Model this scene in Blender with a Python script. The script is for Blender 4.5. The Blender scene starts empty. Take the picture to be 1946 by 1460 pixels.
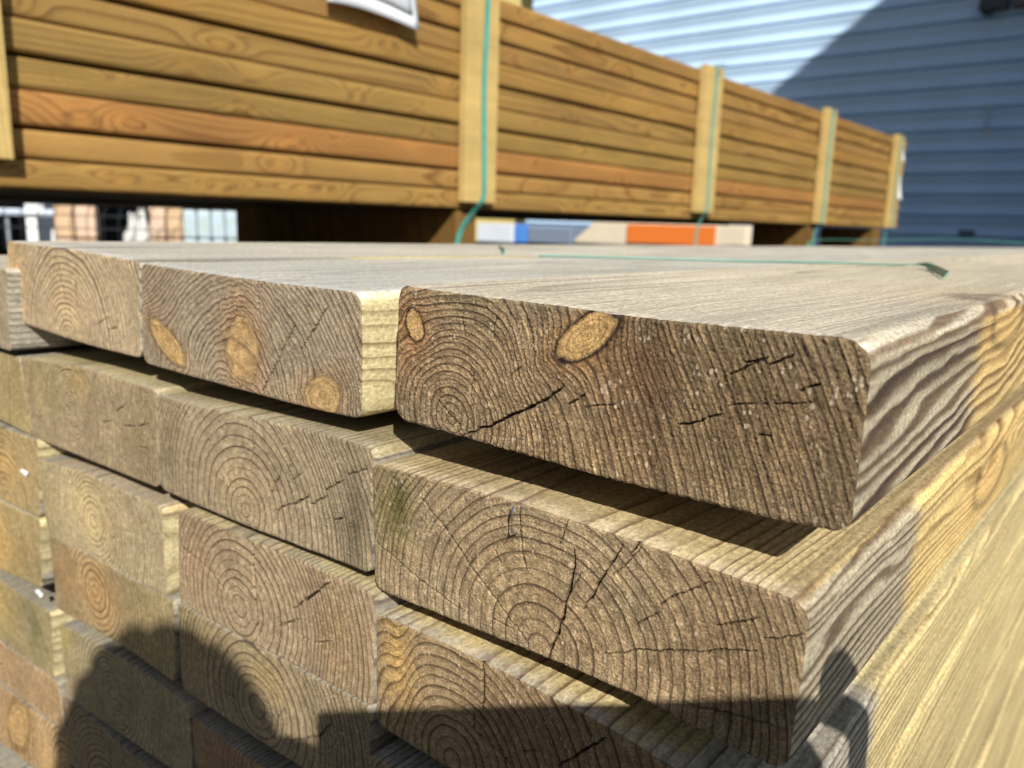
import bpy, bmesh, math, random
import numpy as np
from mathutils import Vector, Matrix
MM = 0.001
scene = bpy.context.scene
# ------------------------------------------------------------------ camera
CAM = np.array([51.6, -175.8, 22.5])            # millimetres; origin = top right corner of the stack's end
YAW, PITCH, ROLL, FPX = 39.7, -11.4, 1.7, 1525.0
_y, _p, _r = [math.radians(v) for v in (YAW, PITCH, ROLL)]
FW = np.array([-math.sin(_y)*math.cos(_p), math.cos(_y)*math.cos(_p), math.sin(_p)])
_rt = np.array([math.cos(_y), math.sin(_y), 0.0]); _up = np.cross(_rt, FW)
RT = _rt*math.cos(_r)+_up*math.sin(_r); UP = -_rt*math.sin(_r)+_up*math.cos(_r)
cd = bpy.data.cameras.new('camera'); cam = bpy.data.objects.new('camera', cd)
scene.collection.objects.link(cam)
m = Matrix((RT.tolist()+[0], UP.tolist()+[0], (-FW).tolist()+[0], [0, 0, 0, 1])).transposed()
m = Matrix(((RT[0], UP[0], -FW[0], CAM[0]*MM), (RT[1], UP[1], -FW[1], CAM[1]*MM), (RT[2], UP[2], -FW[2], CAM[2]*MM), (0, 0, 0, 1)))
cam.matrix_world = m
cd.sensor_width = 36; cd.lens = FPX/1946*36
cd.clip_start = 0.01; cd.clip_end = 400
cd.dof.use_dof = True; cd.dof.focus_distance = 0.235; cd.dof.aperture_fstop = 15.0
scene.camera = cam
# ------------------------------------------------------------------ light
SUN_AZ, SUN_EL = 50.0, 34.8                     # direction the light travels: towards -X +Y, downwards
_a, _e = math.radians(SUN_AZ), math.radians(SUN_EL)
L = np.array([-math.sin(_a)*math.cos(_e), math.cos(_a)*math.cos(_e), -math.sin(_e)])
w = bpy.data.worlds.new('World'); scene.world = w; w.use_nodes = True
nt = w.node_tree; bg = nt.nodes['Background']
sky = nt.nodes.new('ShaderNodeTexSky'); sky.sky_type = 'NISHITA'; sky.sun_disc = False
sky.sun_elevation = _e; sky.sun_rotation = math.atan2(-L[0], -L[1])
nt.links.new(sky.outputs[0], bg.inputs[0]); bg.inputs[1].default_value = 0.05
ld = bpy.data.lights.new('sun', 'SUN'); ld.energy = 4.8; ld.angle = math.radians(0.55); ld.color = (1.0, 0.972, 0.925)
sun = bpy.data.objects.new('sun', ld); scene.collection.objects.link(sun)
sun.rotation_euler = Vector(L.tolist()).to_track_quat('-Z', 'Y').to_euler(); sun.location = (2, -2, 3)
vs = scene.view_settings; vs.view_transform = 'Standard'; vs.look = 'None'; vs.exposure = 0.35; vs.gamma = 1
# ------------------------------------------------------------------ helpers
def link(o): scene.collection.objects.link(o); return o
def tag(o, label=None, cat=None, group=None, kind=None):
    if label: o['label'] = label
    if cat: o['category'] = cat
    if group: o['group'] = group
    if kind: o['kind'] = kind
    return o
def empty(name, loc=(0, 0, 0), rz=0.0):
    o = bpy.data.objects.new(name, None); o.location = [v*MM for v in loc]; o.rotation_euler = (0, 0, rz)
    o.empty_display_size = 0.05
    return link(o)
def mesh_obj(name, V, F, mat=None, parent=None, smooth=False):
    me = bpy.data.meshes.new(name)
    me.from_pydata([tuple(v) for v in (np.asarray(V, float)*MM)], [], F)
    if mat: me.materials.append(mat)
    if smooth: me.polygons.foreach_set('use_smooth', [True]*len(me.polygons))
    me.update()
    o = link(bpy.data.objects.new(name, me))
    if parent: o.parent = parent
    return o
class MB:                                       # collects shapes (mm) that become ONE mesh
    def __init__(s): s.V = []; s.F = []
    def add(s, V, F):
        n = len(s.V); s.V += [tuple(v) for v in V]; s.F += [tuple(i+n for i in f) for f in F]; return s
    def box(s, x0, x1, y0, y1, z0, z1, b=0.0):
        bm = bmesh.new(); bmesh.ops.create_cube(bm, size=1)
        for v in bm.verts: v.co = ((x0+x1)/2+v.co.x*(x1-x0), (y0+y1)/2+v.co.y*(y1-y0), (z0+z1)/2+v.co.z*(z1-z0))
        if b: bmesh.ops.bevel(bm, geom=bm.edges[:], offset=b, segments=2, affect='EDGES', profile=0.7)
        bm.verts.index_update(); s.add([v.co[:] for v in bm.verts], [[v.index for v in f.verts] for f in bm.faces]); bm.free(); return s
    def tube(s, pts, r, n=10, flat=None):
        pts = [np.array(p, float) for p in pts]; rings = []
        for i, p in enumerate(pts):
            d = pts[min(i+1, len(pts)-1)]-pts[max(i-1, 0)]; d /= np.linalg.norm(d)
            a = np.cross(d, [0, 0, 1]); a = np.array([1., 0, 0]) if np.linalg.norm(a) < 1e-3 else a/np.linalg.norm(a)
            b = np.cross(d, a); rr = r[i] if isinstance(r, (list, tuple)) else r
            rings.append([p+rr*(a*math.cos(t)+b*math.sin(t)) for t in np.linspace(0, 2*math.pi, n, endpoint=False)])
        V = [v for R_ in rings for v in R_]; F = []
        for i in range(len(pts)-1):
            for k in range(n): F.append((i*n+k, i*n+(k+1) % n, (i+1)*n+(k+1) % n, (i+1)*n+k))
        F.append(tuple(range(n))[::-1]); F.append(tuple(range((len(pts)-1)*n, len(pts)*n)))
        return s.add(V, F)
    def ribbon(s, pts, wdir, wd, th, ndir=None):     # flat strap along pts: width vectors wdir, thickness th
        V = []; F = []
        for i, p in enumerate(pts):
            p = np.array(p, float); d = np.array(pts[min(i+1, len(pts)-1)], float)-np.array(pts[max(i-1, 0)], float); d /= np.linalg.norm(d)
            wv = np.array(wdir[i] if isinstance(wdir, list) else wdir, float); wv = wv-d*(wv@d); wv /= np.linalg.norm(wv); nn = np.cross(d, wv)
            for sx, sn in ((-1, -1), (1, -1), (1, 1), (-1, 1)): V.append(p+wv*wd/2*sx+nn*th/2*sn)
        for i in range(len(pts)-1):
            for k in range(4): F.append((i*4+k, i*4+(k+1) % 4, i*4+4+(k+1) % 4, i*4+4+k))
        F.append((3, 2, 1, 0)); n = (len(pts)-1)*4; F.append((n, n+1, n+2, n+3))
        return s.add(V, F)
    def build(s, name, mat, parent=None, smooth=False): return mesh_obj(name, s.V, s.F, mat, parent, smooth)
# numpy value noise -------------------------------------------------
def _h(*c):
    h = np.zeros(c[0].shape, np.uint64)
    for i, v in enumerate(c): h ^= (v.astype(np.int64).astype(np.uint64))*np.uint64([73856093, 19349663, 83492791, 2654435761][i]); h *= np.uint64(0x9E3779B97F4A7C15); h ^= h >> np.uint64(29)
    h *= np.uint64(0xBF58476D1CE4E5B9); h ^= h >> np.uint64(32)
    return (h & np.uint64(0xFFFFFF)).astype(np.float64)/float(0xFFFFFF)*2-1
def noise(seed, *c):
    c = [np.asarray(v, float) for v in c]; c = list(np.broadcast_arrays(*c))
    fl = [np.floor(v) for v in c]; fr = [v-f for v, f in zip(c, fl)]; sm = [f*f*(3-2*f) for f in fr]
    out = np.zeros(c[0].shape); n = len(c); sd = np.full(c[0].shape, seed, float)
    for k in range(1 << n):
        wt = np.ones(c[0].shape); idx = []
        for i in range(n):
            b = (k >> i) & 1; wt = wt*(sm[i] if b else 1-sm[i]); idx.append(fl[i]+b)
        out += wt*_h(sd, *idx)
    return out
def fbm(seed, *c, o=3):
    r = 0; a = 1; s = 1; t = 0
    for i in range(o): r = r+a*noise(seed+i*17, *[np.asarray(v)*s for v in c]); t += a; a *= .5; s *= 2.03
    return r/t
def sstep(a, b, x): t = np.clip((x-a)/(b-a), 0, 1); return t*t*(3-2*t)
# ------------------------------------------------------------------ materials
def N(nt, t, **kw):
    n = nt.nodes.new('ShaderNode'+t)
    for k, v in kw.items(): setattr(n, k, v)
    return n
def mat(name, col, rough=.6, metal=0., noise_=0., scale=20., bump=0., col2=None, spec=.5, stretch=(1, 1, 1), sub=None, alpha=None):
    m = bpy.data.materials.new(name); m.use_nodes = True; nt = m.node_tree; p = nt.nodes['Principled BSDF']
    p.inputs['Base Color'].default_value = (*col, 1); p.inputs['Roughness'].default_value = rough; p.inputs['Metallic'].default_value = metal
    p.inputs['Specular IOR Level'].default_value = spec
    tc = N(nt, 'TexCoord'); mp = N(nt, 'Mapping'); mp.inputs['Scale'].default_value = stretch
    nt.links.new(tc.outputs['Object'], mp.inputs[0])
    nz = N(nt, 'TexNoise'); nz.inputs['Scale'].default_value = scale; nz.inputs['Detail'].default_value = 6
    nt.links.new(mp.outputs[0], nz.inputs['Vector'])
    if col2 or noise_:
        c2 = col2 or tuple(c*(1-noise_) for c in col)
        r = N(nt, 'ValToRGB'); r.color_ramp.elements[0].position = .35; r.color_ramp.elements[1].position = .65
        r.color_ramp.elements[0].color = (*c2, 1); r.color_ramp.elements[1].color = (*col, 1)
        nt.links.new(nz.outputs[0], r.inputs[0]); nt.links.new(r.outputs[0], p.inputs['Base Color'])
    if bump:
        b = N(nt, 'Bump'); b.inputs['Strength'].default_value = bump; b.inputs['Distance'].default_value = .002
        nt.links.new(nz.outputs[0], b.inputs['Height']); nt.links.new(b.outputs[0], p.inputs['Normal'])
    if sub: p.inputs['Subsurface Weight'].default_value = sub; p.inputs['Subsurface Radius'].default_value = (.005, .005, .005)
    if alpha is not None: p.inputs['Transmission Weight'].default_value = alpha
    return m
def timber_material(name, early, late, old_early, old_late, jitter=.05, speck=1.0, bump=.5, fine=900., late_pow=1.0, streak=300.):
    """wood whose growth rings come from the 'rr' attribute (ring number at that point of the log)"""
    m = bpy.data.materials.new(name); m.use_nodes = True; nt = m.node_tree; p = nt.nodes['Principled BSDF']; lk = nt.links.new
    def at(n): a = N(nt, 'Attribute'); a.attribute_name = n; return a
    rr, tint, msk = at('rr'), at('tint'), at('msk')
    def M(op, a, b=None, c=None, clamp=False):
        n = N(nt, 'Math', operation=op, use_clamp=clamp)
        for i, v in enumerate((a, b, c)):
            if v is None: continue
            if isinstance(v, (int, float)): n.inputs[i].default_value = v
            else: lk(v, n.inputs[i])
        return n.outputs[0]
    tc = N(nt, 'TexCoord')
    def nz(scale, st=(1, 1, 1), det=3, rough=.6):
        mp = N(nt, 'Mapping'); mp.inputs['Scale'].default_value = st; lk(tc.outputs['Object'], mp.inputs[0])
        n = N(nt, 'TexNoise'); n.inputs['Scale'].default_value = scale; n.inputs['Detail'].default_value = det; n.inputs['Roughness'].default_value = rough
        lk(mp.outputs[0], n.inputs['Vector']); return n.outputs[0]
    sep = N(nt, 'SeparateColor'); lk(msk.outputs['Color'], sep.inputs[0])
    knot, dark, age = sep.outputs[0], sep.outputs[1], sep.outputs[2]
    cap = msk.outputs['Alpha']
    n1 = nz(500., (1, .15, 1)); n2 = nz(fine, (1, .5, 1), 4, .75); n3 = nz(streak, (1, .04, 1), 3, .7); n4 = nz(14., (1, .25, 1), 3)
    t = M('ADD', rr.outputs['Fac'], M('MULTIPLY', M('SUBTRACT', n1, .5), jitter*2))
    fr = M('FRACT', t); yr = M('FLOOR', t)
    wn = N(nt, 'TexWhiteNoise', noise_dimensions='1D'); lk(yr, wn.inputs['W'])
    cr = N(nt, 'ValToRGB'); E = cr.color_ramp.elements
    E[0].position = 0; E[0].color = (0, 0, 0, 1); E[1].position = 1; E[1].color = (.05, .05, .05, 1)
    for ps, v in ((.10, 0), (.5, .06), (.72, .42), (.88, 1), (.95, .95)): e = E.new(ps); e.color = (v, v, v, 1)
    lk(fr, cr.inputs[0])
    yrs = M('MULTIPLY_ADD', wn.outputs['Value'], .55, .52)
    ring = M('MULTIPLY', cr.outputs[0], yrs)
    ring = M('MULTIPLY', ring, M('SUBTRACT', 1., M('MULTIPLY', knot, .55)))
    if late_pow != 1: ring = M('POWER', ring, late_pow)
    def mix(f, a, b):
        n = N(nt, 'Mix', data_type='RGBA')
        if isinstance(f, float): n.inputs[0].default_value = f
        else: lk(f, n.inputs[0])
        for i, v in ((6, a), (7, b)):
            if isinstance(v, tuple): n.inputs[i].default_value = (*v, 1)
            else: lk(v, n.inputs[i])
        return n.outputs[2]
    agen = M('ADD', age, M('MULTIPLY', M('SUBTRACT', n3, .5), M('MULTIPLY', M('MULTIPLY', age, M('SUBTRACT', 1., age)), 2.2)), clamp=True)
    c = mix(ring, mix(agen, early, old_early), mix(agen, late, old_late))
    def mul(a, b, f=1.0):
        n = N(nt, 'Mix', data_type='RGBA', blend_type='MULTIPLY')
        if isinstance(f, float): n.inputs[0].default_value = f
        else: lk(f, n.inputs[0])
        lk(a, n.inputs[6])
        if isinstance(b, tuple): n.inputs[7].default_value = (*b, 1)
        else: lk(b, n.inputs[7])
        return n.outputs[2]
    c = mul(c, tint.outputs['Color'])
    # fine speckle and streaks
    def grey(v, lo, hi):
        r = N(nt, 'MapRange'); lk(v, r.inputs[0]); r.inputs[1].default_value = .3; r.inputs[2].default_value = .7; r.inputs[3].default_value = lo; r.inputs[4].default_value = hi
        return r.outputs[0]
    s = M('MULTIPLY', grey(n2, 1-.48*speck, 1+.42*speck), M('MULTIPLY', grey(n3, 1-.22*speck, 1+.2*speck), grey(n4, .86, 1.12)))
    vm = N(nt, 'VectorMath', operation='SCALE'); lk(c, vm.inputs[0]); lk(s, vm.inputs['Scale'])
    # pale torn fibres
    vo = N(nt, 'TexVoronoi'); vo.inputs['Scale'].default_value = 420.; mpv = N(nt, 'Mapping'); mpv.inputs['Scale'].default_value = (1.5, .4, .8); lk(tc.outputs['Object'], mpv.inputs[0]); lk(mpv.outputs[0], vo.inputs['Vector'])
    fl = M('MULTIPLY', M('LESS_THAN', vo.outputs['Distance'], .26), M('GREATER_THAN', nz(150., (1, 1, 1), 2), .56))
    fl = M('MULTIPLY', fl, M('MULTIPLY', cap, .6))
    c = mix(fl, vm.outputs[0], (.62, .50, .36))
    c = mix(dark, c, (.018, .011, .007))
    lk(c, p.inputs['Base Color'])
    p.inputs['Roughness'].default_value = .78; p.inputs['Specular IOR Level'].default_value = .28
    hgt = M('ADD', M('MULTIPLY', n2, .7*speck), M('ADD', M('MULTIPLY', ring, .3), M('MULTIPLY', n3, .4)))
    b = N(nt, 'Bump'); b.inputs['Strength'].default_value = bump; b.inputs['Distance'].default_value = .0006; lk(hgt, b.inputs['Height']); lk(b.outputs[0], p.inputs['Normal'])
    return m
TRACED = {
 'b03': {'top':[[-143.2,1.7],[-114.3,0.7],[-82.2,0.5],[-61.4,-0.4],[-39.9,-0.3],[-24.4,-0.3],[-9.1,-0.1],[2.2,0.1]],'bot':[[-145.4,-43.0],[-115.8,-43.6],[-87.8,-44.5],[-58.5,-45.3],[-33.3,-45.2],[-14.3,-44.9],[2.0,-44.0]],'o':0,'pith':[-118.6,-38.2],'knots':[[-135.8,-10.8,1.9,-4.9,-3.5,-1.0],[-70.5,-7.2,8.3,6.9,3.8,-3.3]],'cracks':[[[[-115.8,-43.6],[-102.8,-37.7],[-91.6,-31.2],[-82.4,-26.4],[-77.5,-21.9]],1.3],[[[-75.7,-27.1],[-70.4,-23.3]],0.6],[[[-42.0,-26.6],[-36.1,-24.5],[-30.1,-21.8]],0.7],[[[-29.9,-12.2],[-20.8,-6.8]],0.5],[[[-102.2,-4.3],[-103.5,-12.7]],0.4],[[[-115.6,-6.1],[-114.2,-12.0]],0.4],[[[-12.8,-13.2],[-7.7,-10.8]],0.7],[[[-25.8,-8.9],[-21.8,-6.9]],0.5],[[[-20.4,-8.6],[-14.9,-5.1]],0.6],[[[-21.2,-25.6],[-18.0,-24.7]],0.5],[[[-110.1,-22.2],[-111.6,-30.4]],0.4]]},
 'b02': {'top':[[-305.6,-0.1],[-246.3,-1.5],[-203.9,-2.1],[-173.3,-2.0],[-160.1,-2.4]],'bot':[[-309.3,-45.6],[-249.8,-46.4],[-206.0,-46.7],[-180.2,-46.6],[-160.1,-45.8]],'o':-1,'pith':[-238.2,-60.3],'knots':[[-286.9,-33.6,12.8,-9.1,-6.5,-3.0],[-230.0,-29.7,0.9,-13.8,-11.0,-1.8],[-181.5,-40.4,11.6,1.4,-0.8,-7.9]],'cracks':[[[[-218.6,-1.7],[-218.5,-12.3]],0.35],[[[-177.4,-8.0],[-184.3,-15.9],[-194.7,-27.8]],0.5],[[[-196.7,-16.8],[-206.5,-30.1],[-218.3,-45.3]],0.7]]},
 'b01': {'top':[[-452.6,4.2],[-380.6,3.2],[-315.4,0.8],[-306.9,0.3]],'bot':[[-455.6,-40.0],[-365.0,-43.6],[-321.2,-43.7],[-310.5,-43.6]],'o':-1,'pith':[-384.1,-42.5],'knots':[],'cracks':[[[[-370.1,3.7],[-373.4,-15.4],[-377.8,-30.3],[-381.7,-39.3]],0.5],[[[-351.6,-32.2],[-340.3,-27.8]],0.3],[[[-341.2,-33.9],[-332.1,-31.7]],0.3]]},
 'b00': {'top':[[-602.5,-10.6],[-436.6,-10.3]],'bot':[[-597.1,-54.6],[-440.8,-55.6]],'o':-8,'pith':[-647.1,-70.1],'knots':[],'cracks':[]},
 'b13': {'top':[[-153.1,-59.6],[-119.2,-58.8],[-88.9,-58.2],[-69.7,-58.9],[-49.2,-59.2],[-30.5,-60.4],[-13.9,-61.5],[-3.7,-61.9]],'bot':[[-152.1,-105.4],[-109.0,-104.4],[-75.0,-103.6],[-46.1,-103.3],[-31.5,-104.9],[-17.5,-106.6],[-5.1,-106.2]],'o':-3,'pith':[-79.2,-100.4],'knots':[],'cracks':[[[[-68.9,-67.1],[-69.6,-74.4],[-71.0,-82.9],[-73.2,-93.1],[-75.9,-99.6],[-76.5,-104.4]],2.4],[[[-53.8,-61.5],[-56.6,-66.7],[-61.6,-76.5],[-65.5,-83.7]],1.2],[[[-129.6,-66.4],[-116.9,-75.0],[-106.6,-84.4],[-96.8,-91.5],[-84.6,-100.8]],0.55],[[[-88.9,-58.3],[-87.9,-72.5],[-86.0,-78.1]],0.55],[[[-71.9,-59.0],[-74.2,-66.7]],0.5],[[[-58.4,-95.3],[-47.1,-89.7],[-34.5,-85.2],[-15.6,-77.9]],0.7],[[[-42.3,-74.6],[-29.1,-64.3]],0.45],[[[-152.5,-87.0],[-128.4,-95.7],[-109.1,-99.9]],0.3],[[[-49.0,-59.2],[-51.1,-63.0]],0.7],[[[-25.8,-75.0],[-15.7,-69.5]],0.4],[[[-14.1,-74.2],[-4.9,-70.1]],0.4],[[[-48.2,-82.2],[-42.0,-76.7]],0.35],[[[-33.0,-99.3],[-9.5,-95.4]],0.3]]},
 'b12': {'top':[[-295.3,-58.4],[-263.7,-57.6],[-217.3,-55.4],[-177.8,-54.1],[-152.2,-54.4]],'bot':[[-297.1,-102.9],[-235.0,-102.9],[-191.9,-101.5],[-161.2,-100.6],[-153.7,-101.1]],'o':-3,'pith':[-229.3,-95.5],'knots':[],'cracks':[[[[-222.0,-57.5],[-222.9,-68.0],[-225.1,-79.8]],0.5],[[[-204.4,-74.3],[-213.1,-86.9]],0.5],[[[-207.9,-90.8],[-198.7,-85.5]],0.7],[[[-198.0,-86.2],[-187.3,-80.0]],0.8],[[[-186.8,-83.0],[-176.6,-77.4]],0.7],[[[-178.4,-75.8],[-167.5,-69.1]],0.7],[[[-243.8,-81.9],[-239.6,-87.6]],0.4],[[[-174.2,-85.5],[-167.4,-83.7]],0.5]]},
 'b11': {'top':[[-443.1,-59.3],[-362.4,-55.3],[-301.0,-55.9],[-295.1,-56.2]],'bot':[[-437.3,-104.6],[-346.6,-103.5],[-298.0,-102.9]],'o':-3,'pith':[-381.0,-82.5],'knots':[],'cracks':[[[[-351.8,-54.9],[-359.9,-67.2],[-364.4,-74.5]],0.5],[[[-397.1,-73.0],[-383.6,-83.5]],0.35],[[[-327.8,-78.5],[-317.0,-76.5]],0.8],[[[-313.9,-75.9],[-303.5,-73.0]],0.7],[[[-334.7,-72.7],[-323.2,-66.9]],0.5],[[[-349.3,-81.0],[-338.0,-77.2]],0.35]]},
 'b10': {'top':[[-596.8,-63.2],[-444.5,-59.5]],'bot':[[-598.6,-99.9],[-436.5,-104.1]],'o':-3,'pith':[-983.9,-247.6],'knots':[],'cracks':[]},
 'b23': {'top':[[-149.0,-113.2],[-116.4,-112.4],[-80.9,-113.4],[-54.3,-115.1],[-30.4,-118.2],[-4.8,-122.6]],'bot':[[-149.3,-156.6],[-125.7,-157.1],[-91.4,-157.6],[-6.0,-166.8]],'o':-5,'pith':[-112.6,-152.7],'knots':[],'cracks':[[[[-100.2,-113.1],[-99.5,-120.3],[-99.3,-129.9]],1.8],[[[-103.2,-130.1],[-102.6,-137.6],[-94.2,-140.1],[-86.4,-143.1]],0.5],[[[-54.1,-118.5],[-63.0,-127.5],[-70.4,-135.2]],0.9]]},
 'b22': {'top':[[-278.5,-107.4],[-232.1,-106.7],[-189.3,-105.7],[-153.1,-106.2],[-149.5,-106.4]],'bot':[[-282.2,-153.8],[-235.2,-153.3],[-177.8,-151.4],[-150.7,-150.6]],'o':-5,'pith':[-232.7,-138.7],'knots':[],'cracks':[[[[-221.8,-106.5],[-221.6,-120.6],[-220.9,-133.8],[-219.7,-150.7]],1.7],[[[-174.3,-109.5],[-185.3,-118.6],[-197.0,-128.4]],1.7],[[[-193.1,-130.6],[-205.9,-138.5]],0.7],[[[-182.7,-136.6],[-173.4,-133.1]],0.4],[[[-277.1,-125.0],[-254.1,-129.4],[-244.5,-134.9]],0.35]]},
 'b21': {'top':[[-428.8,-115.4],[-366.9,-110.3],[-321.8,-110.3],[-293.2,-110.1]],'bot':[[-422.3,-158.1],[-350.1,-156.7],[-291.5,-154.5]],'o':-5,'pith':[-363.5,-135.7],'knots':[],'cracks':[[[[-338.8,-108.4],[-340.4,-112.6],[-340.7,-121.7]],0.8],[[[-341.0,-132.0],[-342.7,-143.7]],0.3]]},
 'b20': {'top':[[-583.7,-106.4],[-476.8,-105.9],[-423.7,-104.0]],'bot':[[-598.9,-154.1],[-488.3,-153.5],[-430.6,-151.1]],'o':-5,'pith':[-475.4,-149.3],'knots':[],'cracks':[]},
 'b32': {'top':[[-282.2,-153.4],[-233.7,-153.1],[-176.6,-151.1],[-150.9,-150.5]],'bot':[[-282.3,-196.8],[-236.6,-196.6],[-205.7,-195.6],[-152.5,-193.3]],'o':-6,'pith':[-221.3,-180.6],'knots':[],'cracks':[[[[-202.6,-172.5],[-207.8,-179.8]],0.8],[[[-197.9,-185.2],[-180.0,-175.1],[-173.2,-166.3]],0.8],[[[-256.7,-181.5],[-235.6,-183.0]],0.4]]},
 'b31': {'top':[[-418.3,-157.4],[-357.4,-155.1],[-323.1,-155.1],[-284.9,-153.6]],'bot':[[-415.9,-201.7],[-345.9,-196.5],[-319.9,-196.1],[-288.9,-196.7]],'o':-6,'pith':[-365.0,-174.2],'knots':[],'cracks':[[[[-339.6,-191.2],[-323.7,-192.6]],0.4]]},
 'b30': {'top':[[-596.6,-157.2],[-485.7,-154.3],[-428.1,-151.5]],'bot':[[-612.2,-206.0],[-497.5,-202.7],[-434.1,-194.9]],'o':-6,'pith':[-716.8,-231.9],'knots':[],'cracks':[]},
 'b41': {'top':[[-411.4,-208.9],[-355.0,-203.4],[-327.1,-201.6],[-275.1,-202.0]],'bot':[[-409.7,-255.0],[-334.2,-248.7],[-275.3,-243.8]],'o':-7,'pith':[-351.1,-228.4],'knots':[],'cracks':[]},
 'b40': {'top':[[-611.9,-215.8],[-496.3,-209.6],[-423.3,-206.5]],'bot':[[-626.6,-261.5],[-507.0,-253.5],[-425.4,-250.2]],'o':-7,'pith':[-776.0,-396.1],'knots':[],'cracks':[]},
 'b42': {'top':[[-272.8,-206.4],[-235.7,-207.3],[-219.8,-206.0],[-151.4,-201.0]],'bot':[[-272.7,-245.3],[-151.7,-235.8]],'o':-7,'pith':[-196.3,-220.9],'knots':[],'cracks':[]},
 'b50': {'top':[[-623.4,-262.2],[-504.3,-253.9],[-418.5,-249.1]],'bot':[[-633.4,-293.4],[-512.1,-286.1],[-459.6,-282.8],[-414.4,-279.1]],'o':-8,'pith':[-501.9,-279.7],'knots':[],'cracks':[[[[-465.1,-279.4],[-449.9,-280.1]],0.5]]},
 'b60': {'top':[[-631.0,-296.4],[-509.4,-286.5],[-457.1,-283.1],[-409.2,-278.6]],'bot':[[-624.2,-346.3],[-521.0,-334.4],[-413.7,-319.7]],'o':-9,'pith':[-413.2,-308.8],'knots':[[-484.1,-305.0,-1.7,-18.8,-18.8,-8.9]],'cracks':[]},
}
# ------------------------------------------------------------------ timber boards
def ring_count(r, p0, p1, rm, seed):
    """millimetres from the pith -> number of growth rings passed (uneven years)"""
    g = np.linspace(0, 900, 1801)
    pitch = p0+(p1-p0)*np.clip(g/rm, 0, 1); pitch = pitch*(1+.36*noise(seed, g/9.)+.14*noise(seed+1, g/3.))
    n = np.concatenate([[0], np.cumsum(.5/pitch)])[:1801]
    return np.interp(r, g, n)
def set_attrs(me, rr, tint, msk):
    a = me.attributes.new('rr', 'FLOAT', 'POINT'); a.data.foreach_set('value', np.asarray(rr, np.float32))
    for nme, v, dim in (('tint', tint, 3), ('msk', msk, 4)):
        a = me.attributes.new(nme, 'FLOAT_COLOR', 'POINT'); arr = np.ones((len(rr), 4), np.float32); arr[:, :dim] = v
        a.data.foreach_set('color', arr.ravel())
def fast_mesh(name, V, Q, smooth_from=None, extra=None):
    me = bpy.data.meshes.new(name); V = (np.asarray(V, np.float32)*MM); Q = np.asarray(Q, np.int32)
    ex = extra or []; nl = Q.size+sum(len(e) for e in ex); npoly = len(Q)+len(ex)
    me.vertices.add(len(V)); me.vertices.foreach_set('co', V.ravel())
    me.loops.add(nl); me.polygons.add(npoly)
    li = np.concatenate([Q.ravel()]+[np.asarray(e, np.int32) for e in ex]); me.loops.foreach_set('vertex_index', li)
    st = list(range(0, Q.size, 4)); c = Q.size
    for e in ex: st.append(c); c += len(e)
    me.polygons.foreach_set('loop_start', np.array(st, np.int32))
    me.polygons.foreach_set('use_smooth', [True]*len(Q)+[False]*len(ex))
    me.update(calc_edges=True); me.validate(); return me
def seg_dist(x, z, pts):
    best = np.full(x.shape, 1e9); tt = np.zeros(x.shape); n = len(pts)-1
    for i in range(n):
        ax, az = pts[i]; bx, bz = pts[i+1]; dx, dz = bx-ax, bz-az; l2 = dx*dx+dz*dz+1e-9
        t = np.clip(((x-ax)*dx+(z-az)*dz)/l2, 0, 1); d = np.hypot(x-ax-t*dx, z-az-t*dz)
        k = d < best; best = np.where(k, d, best); tt = np.where(k, (i+t)/n, tt)
    return best, tt
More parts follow.
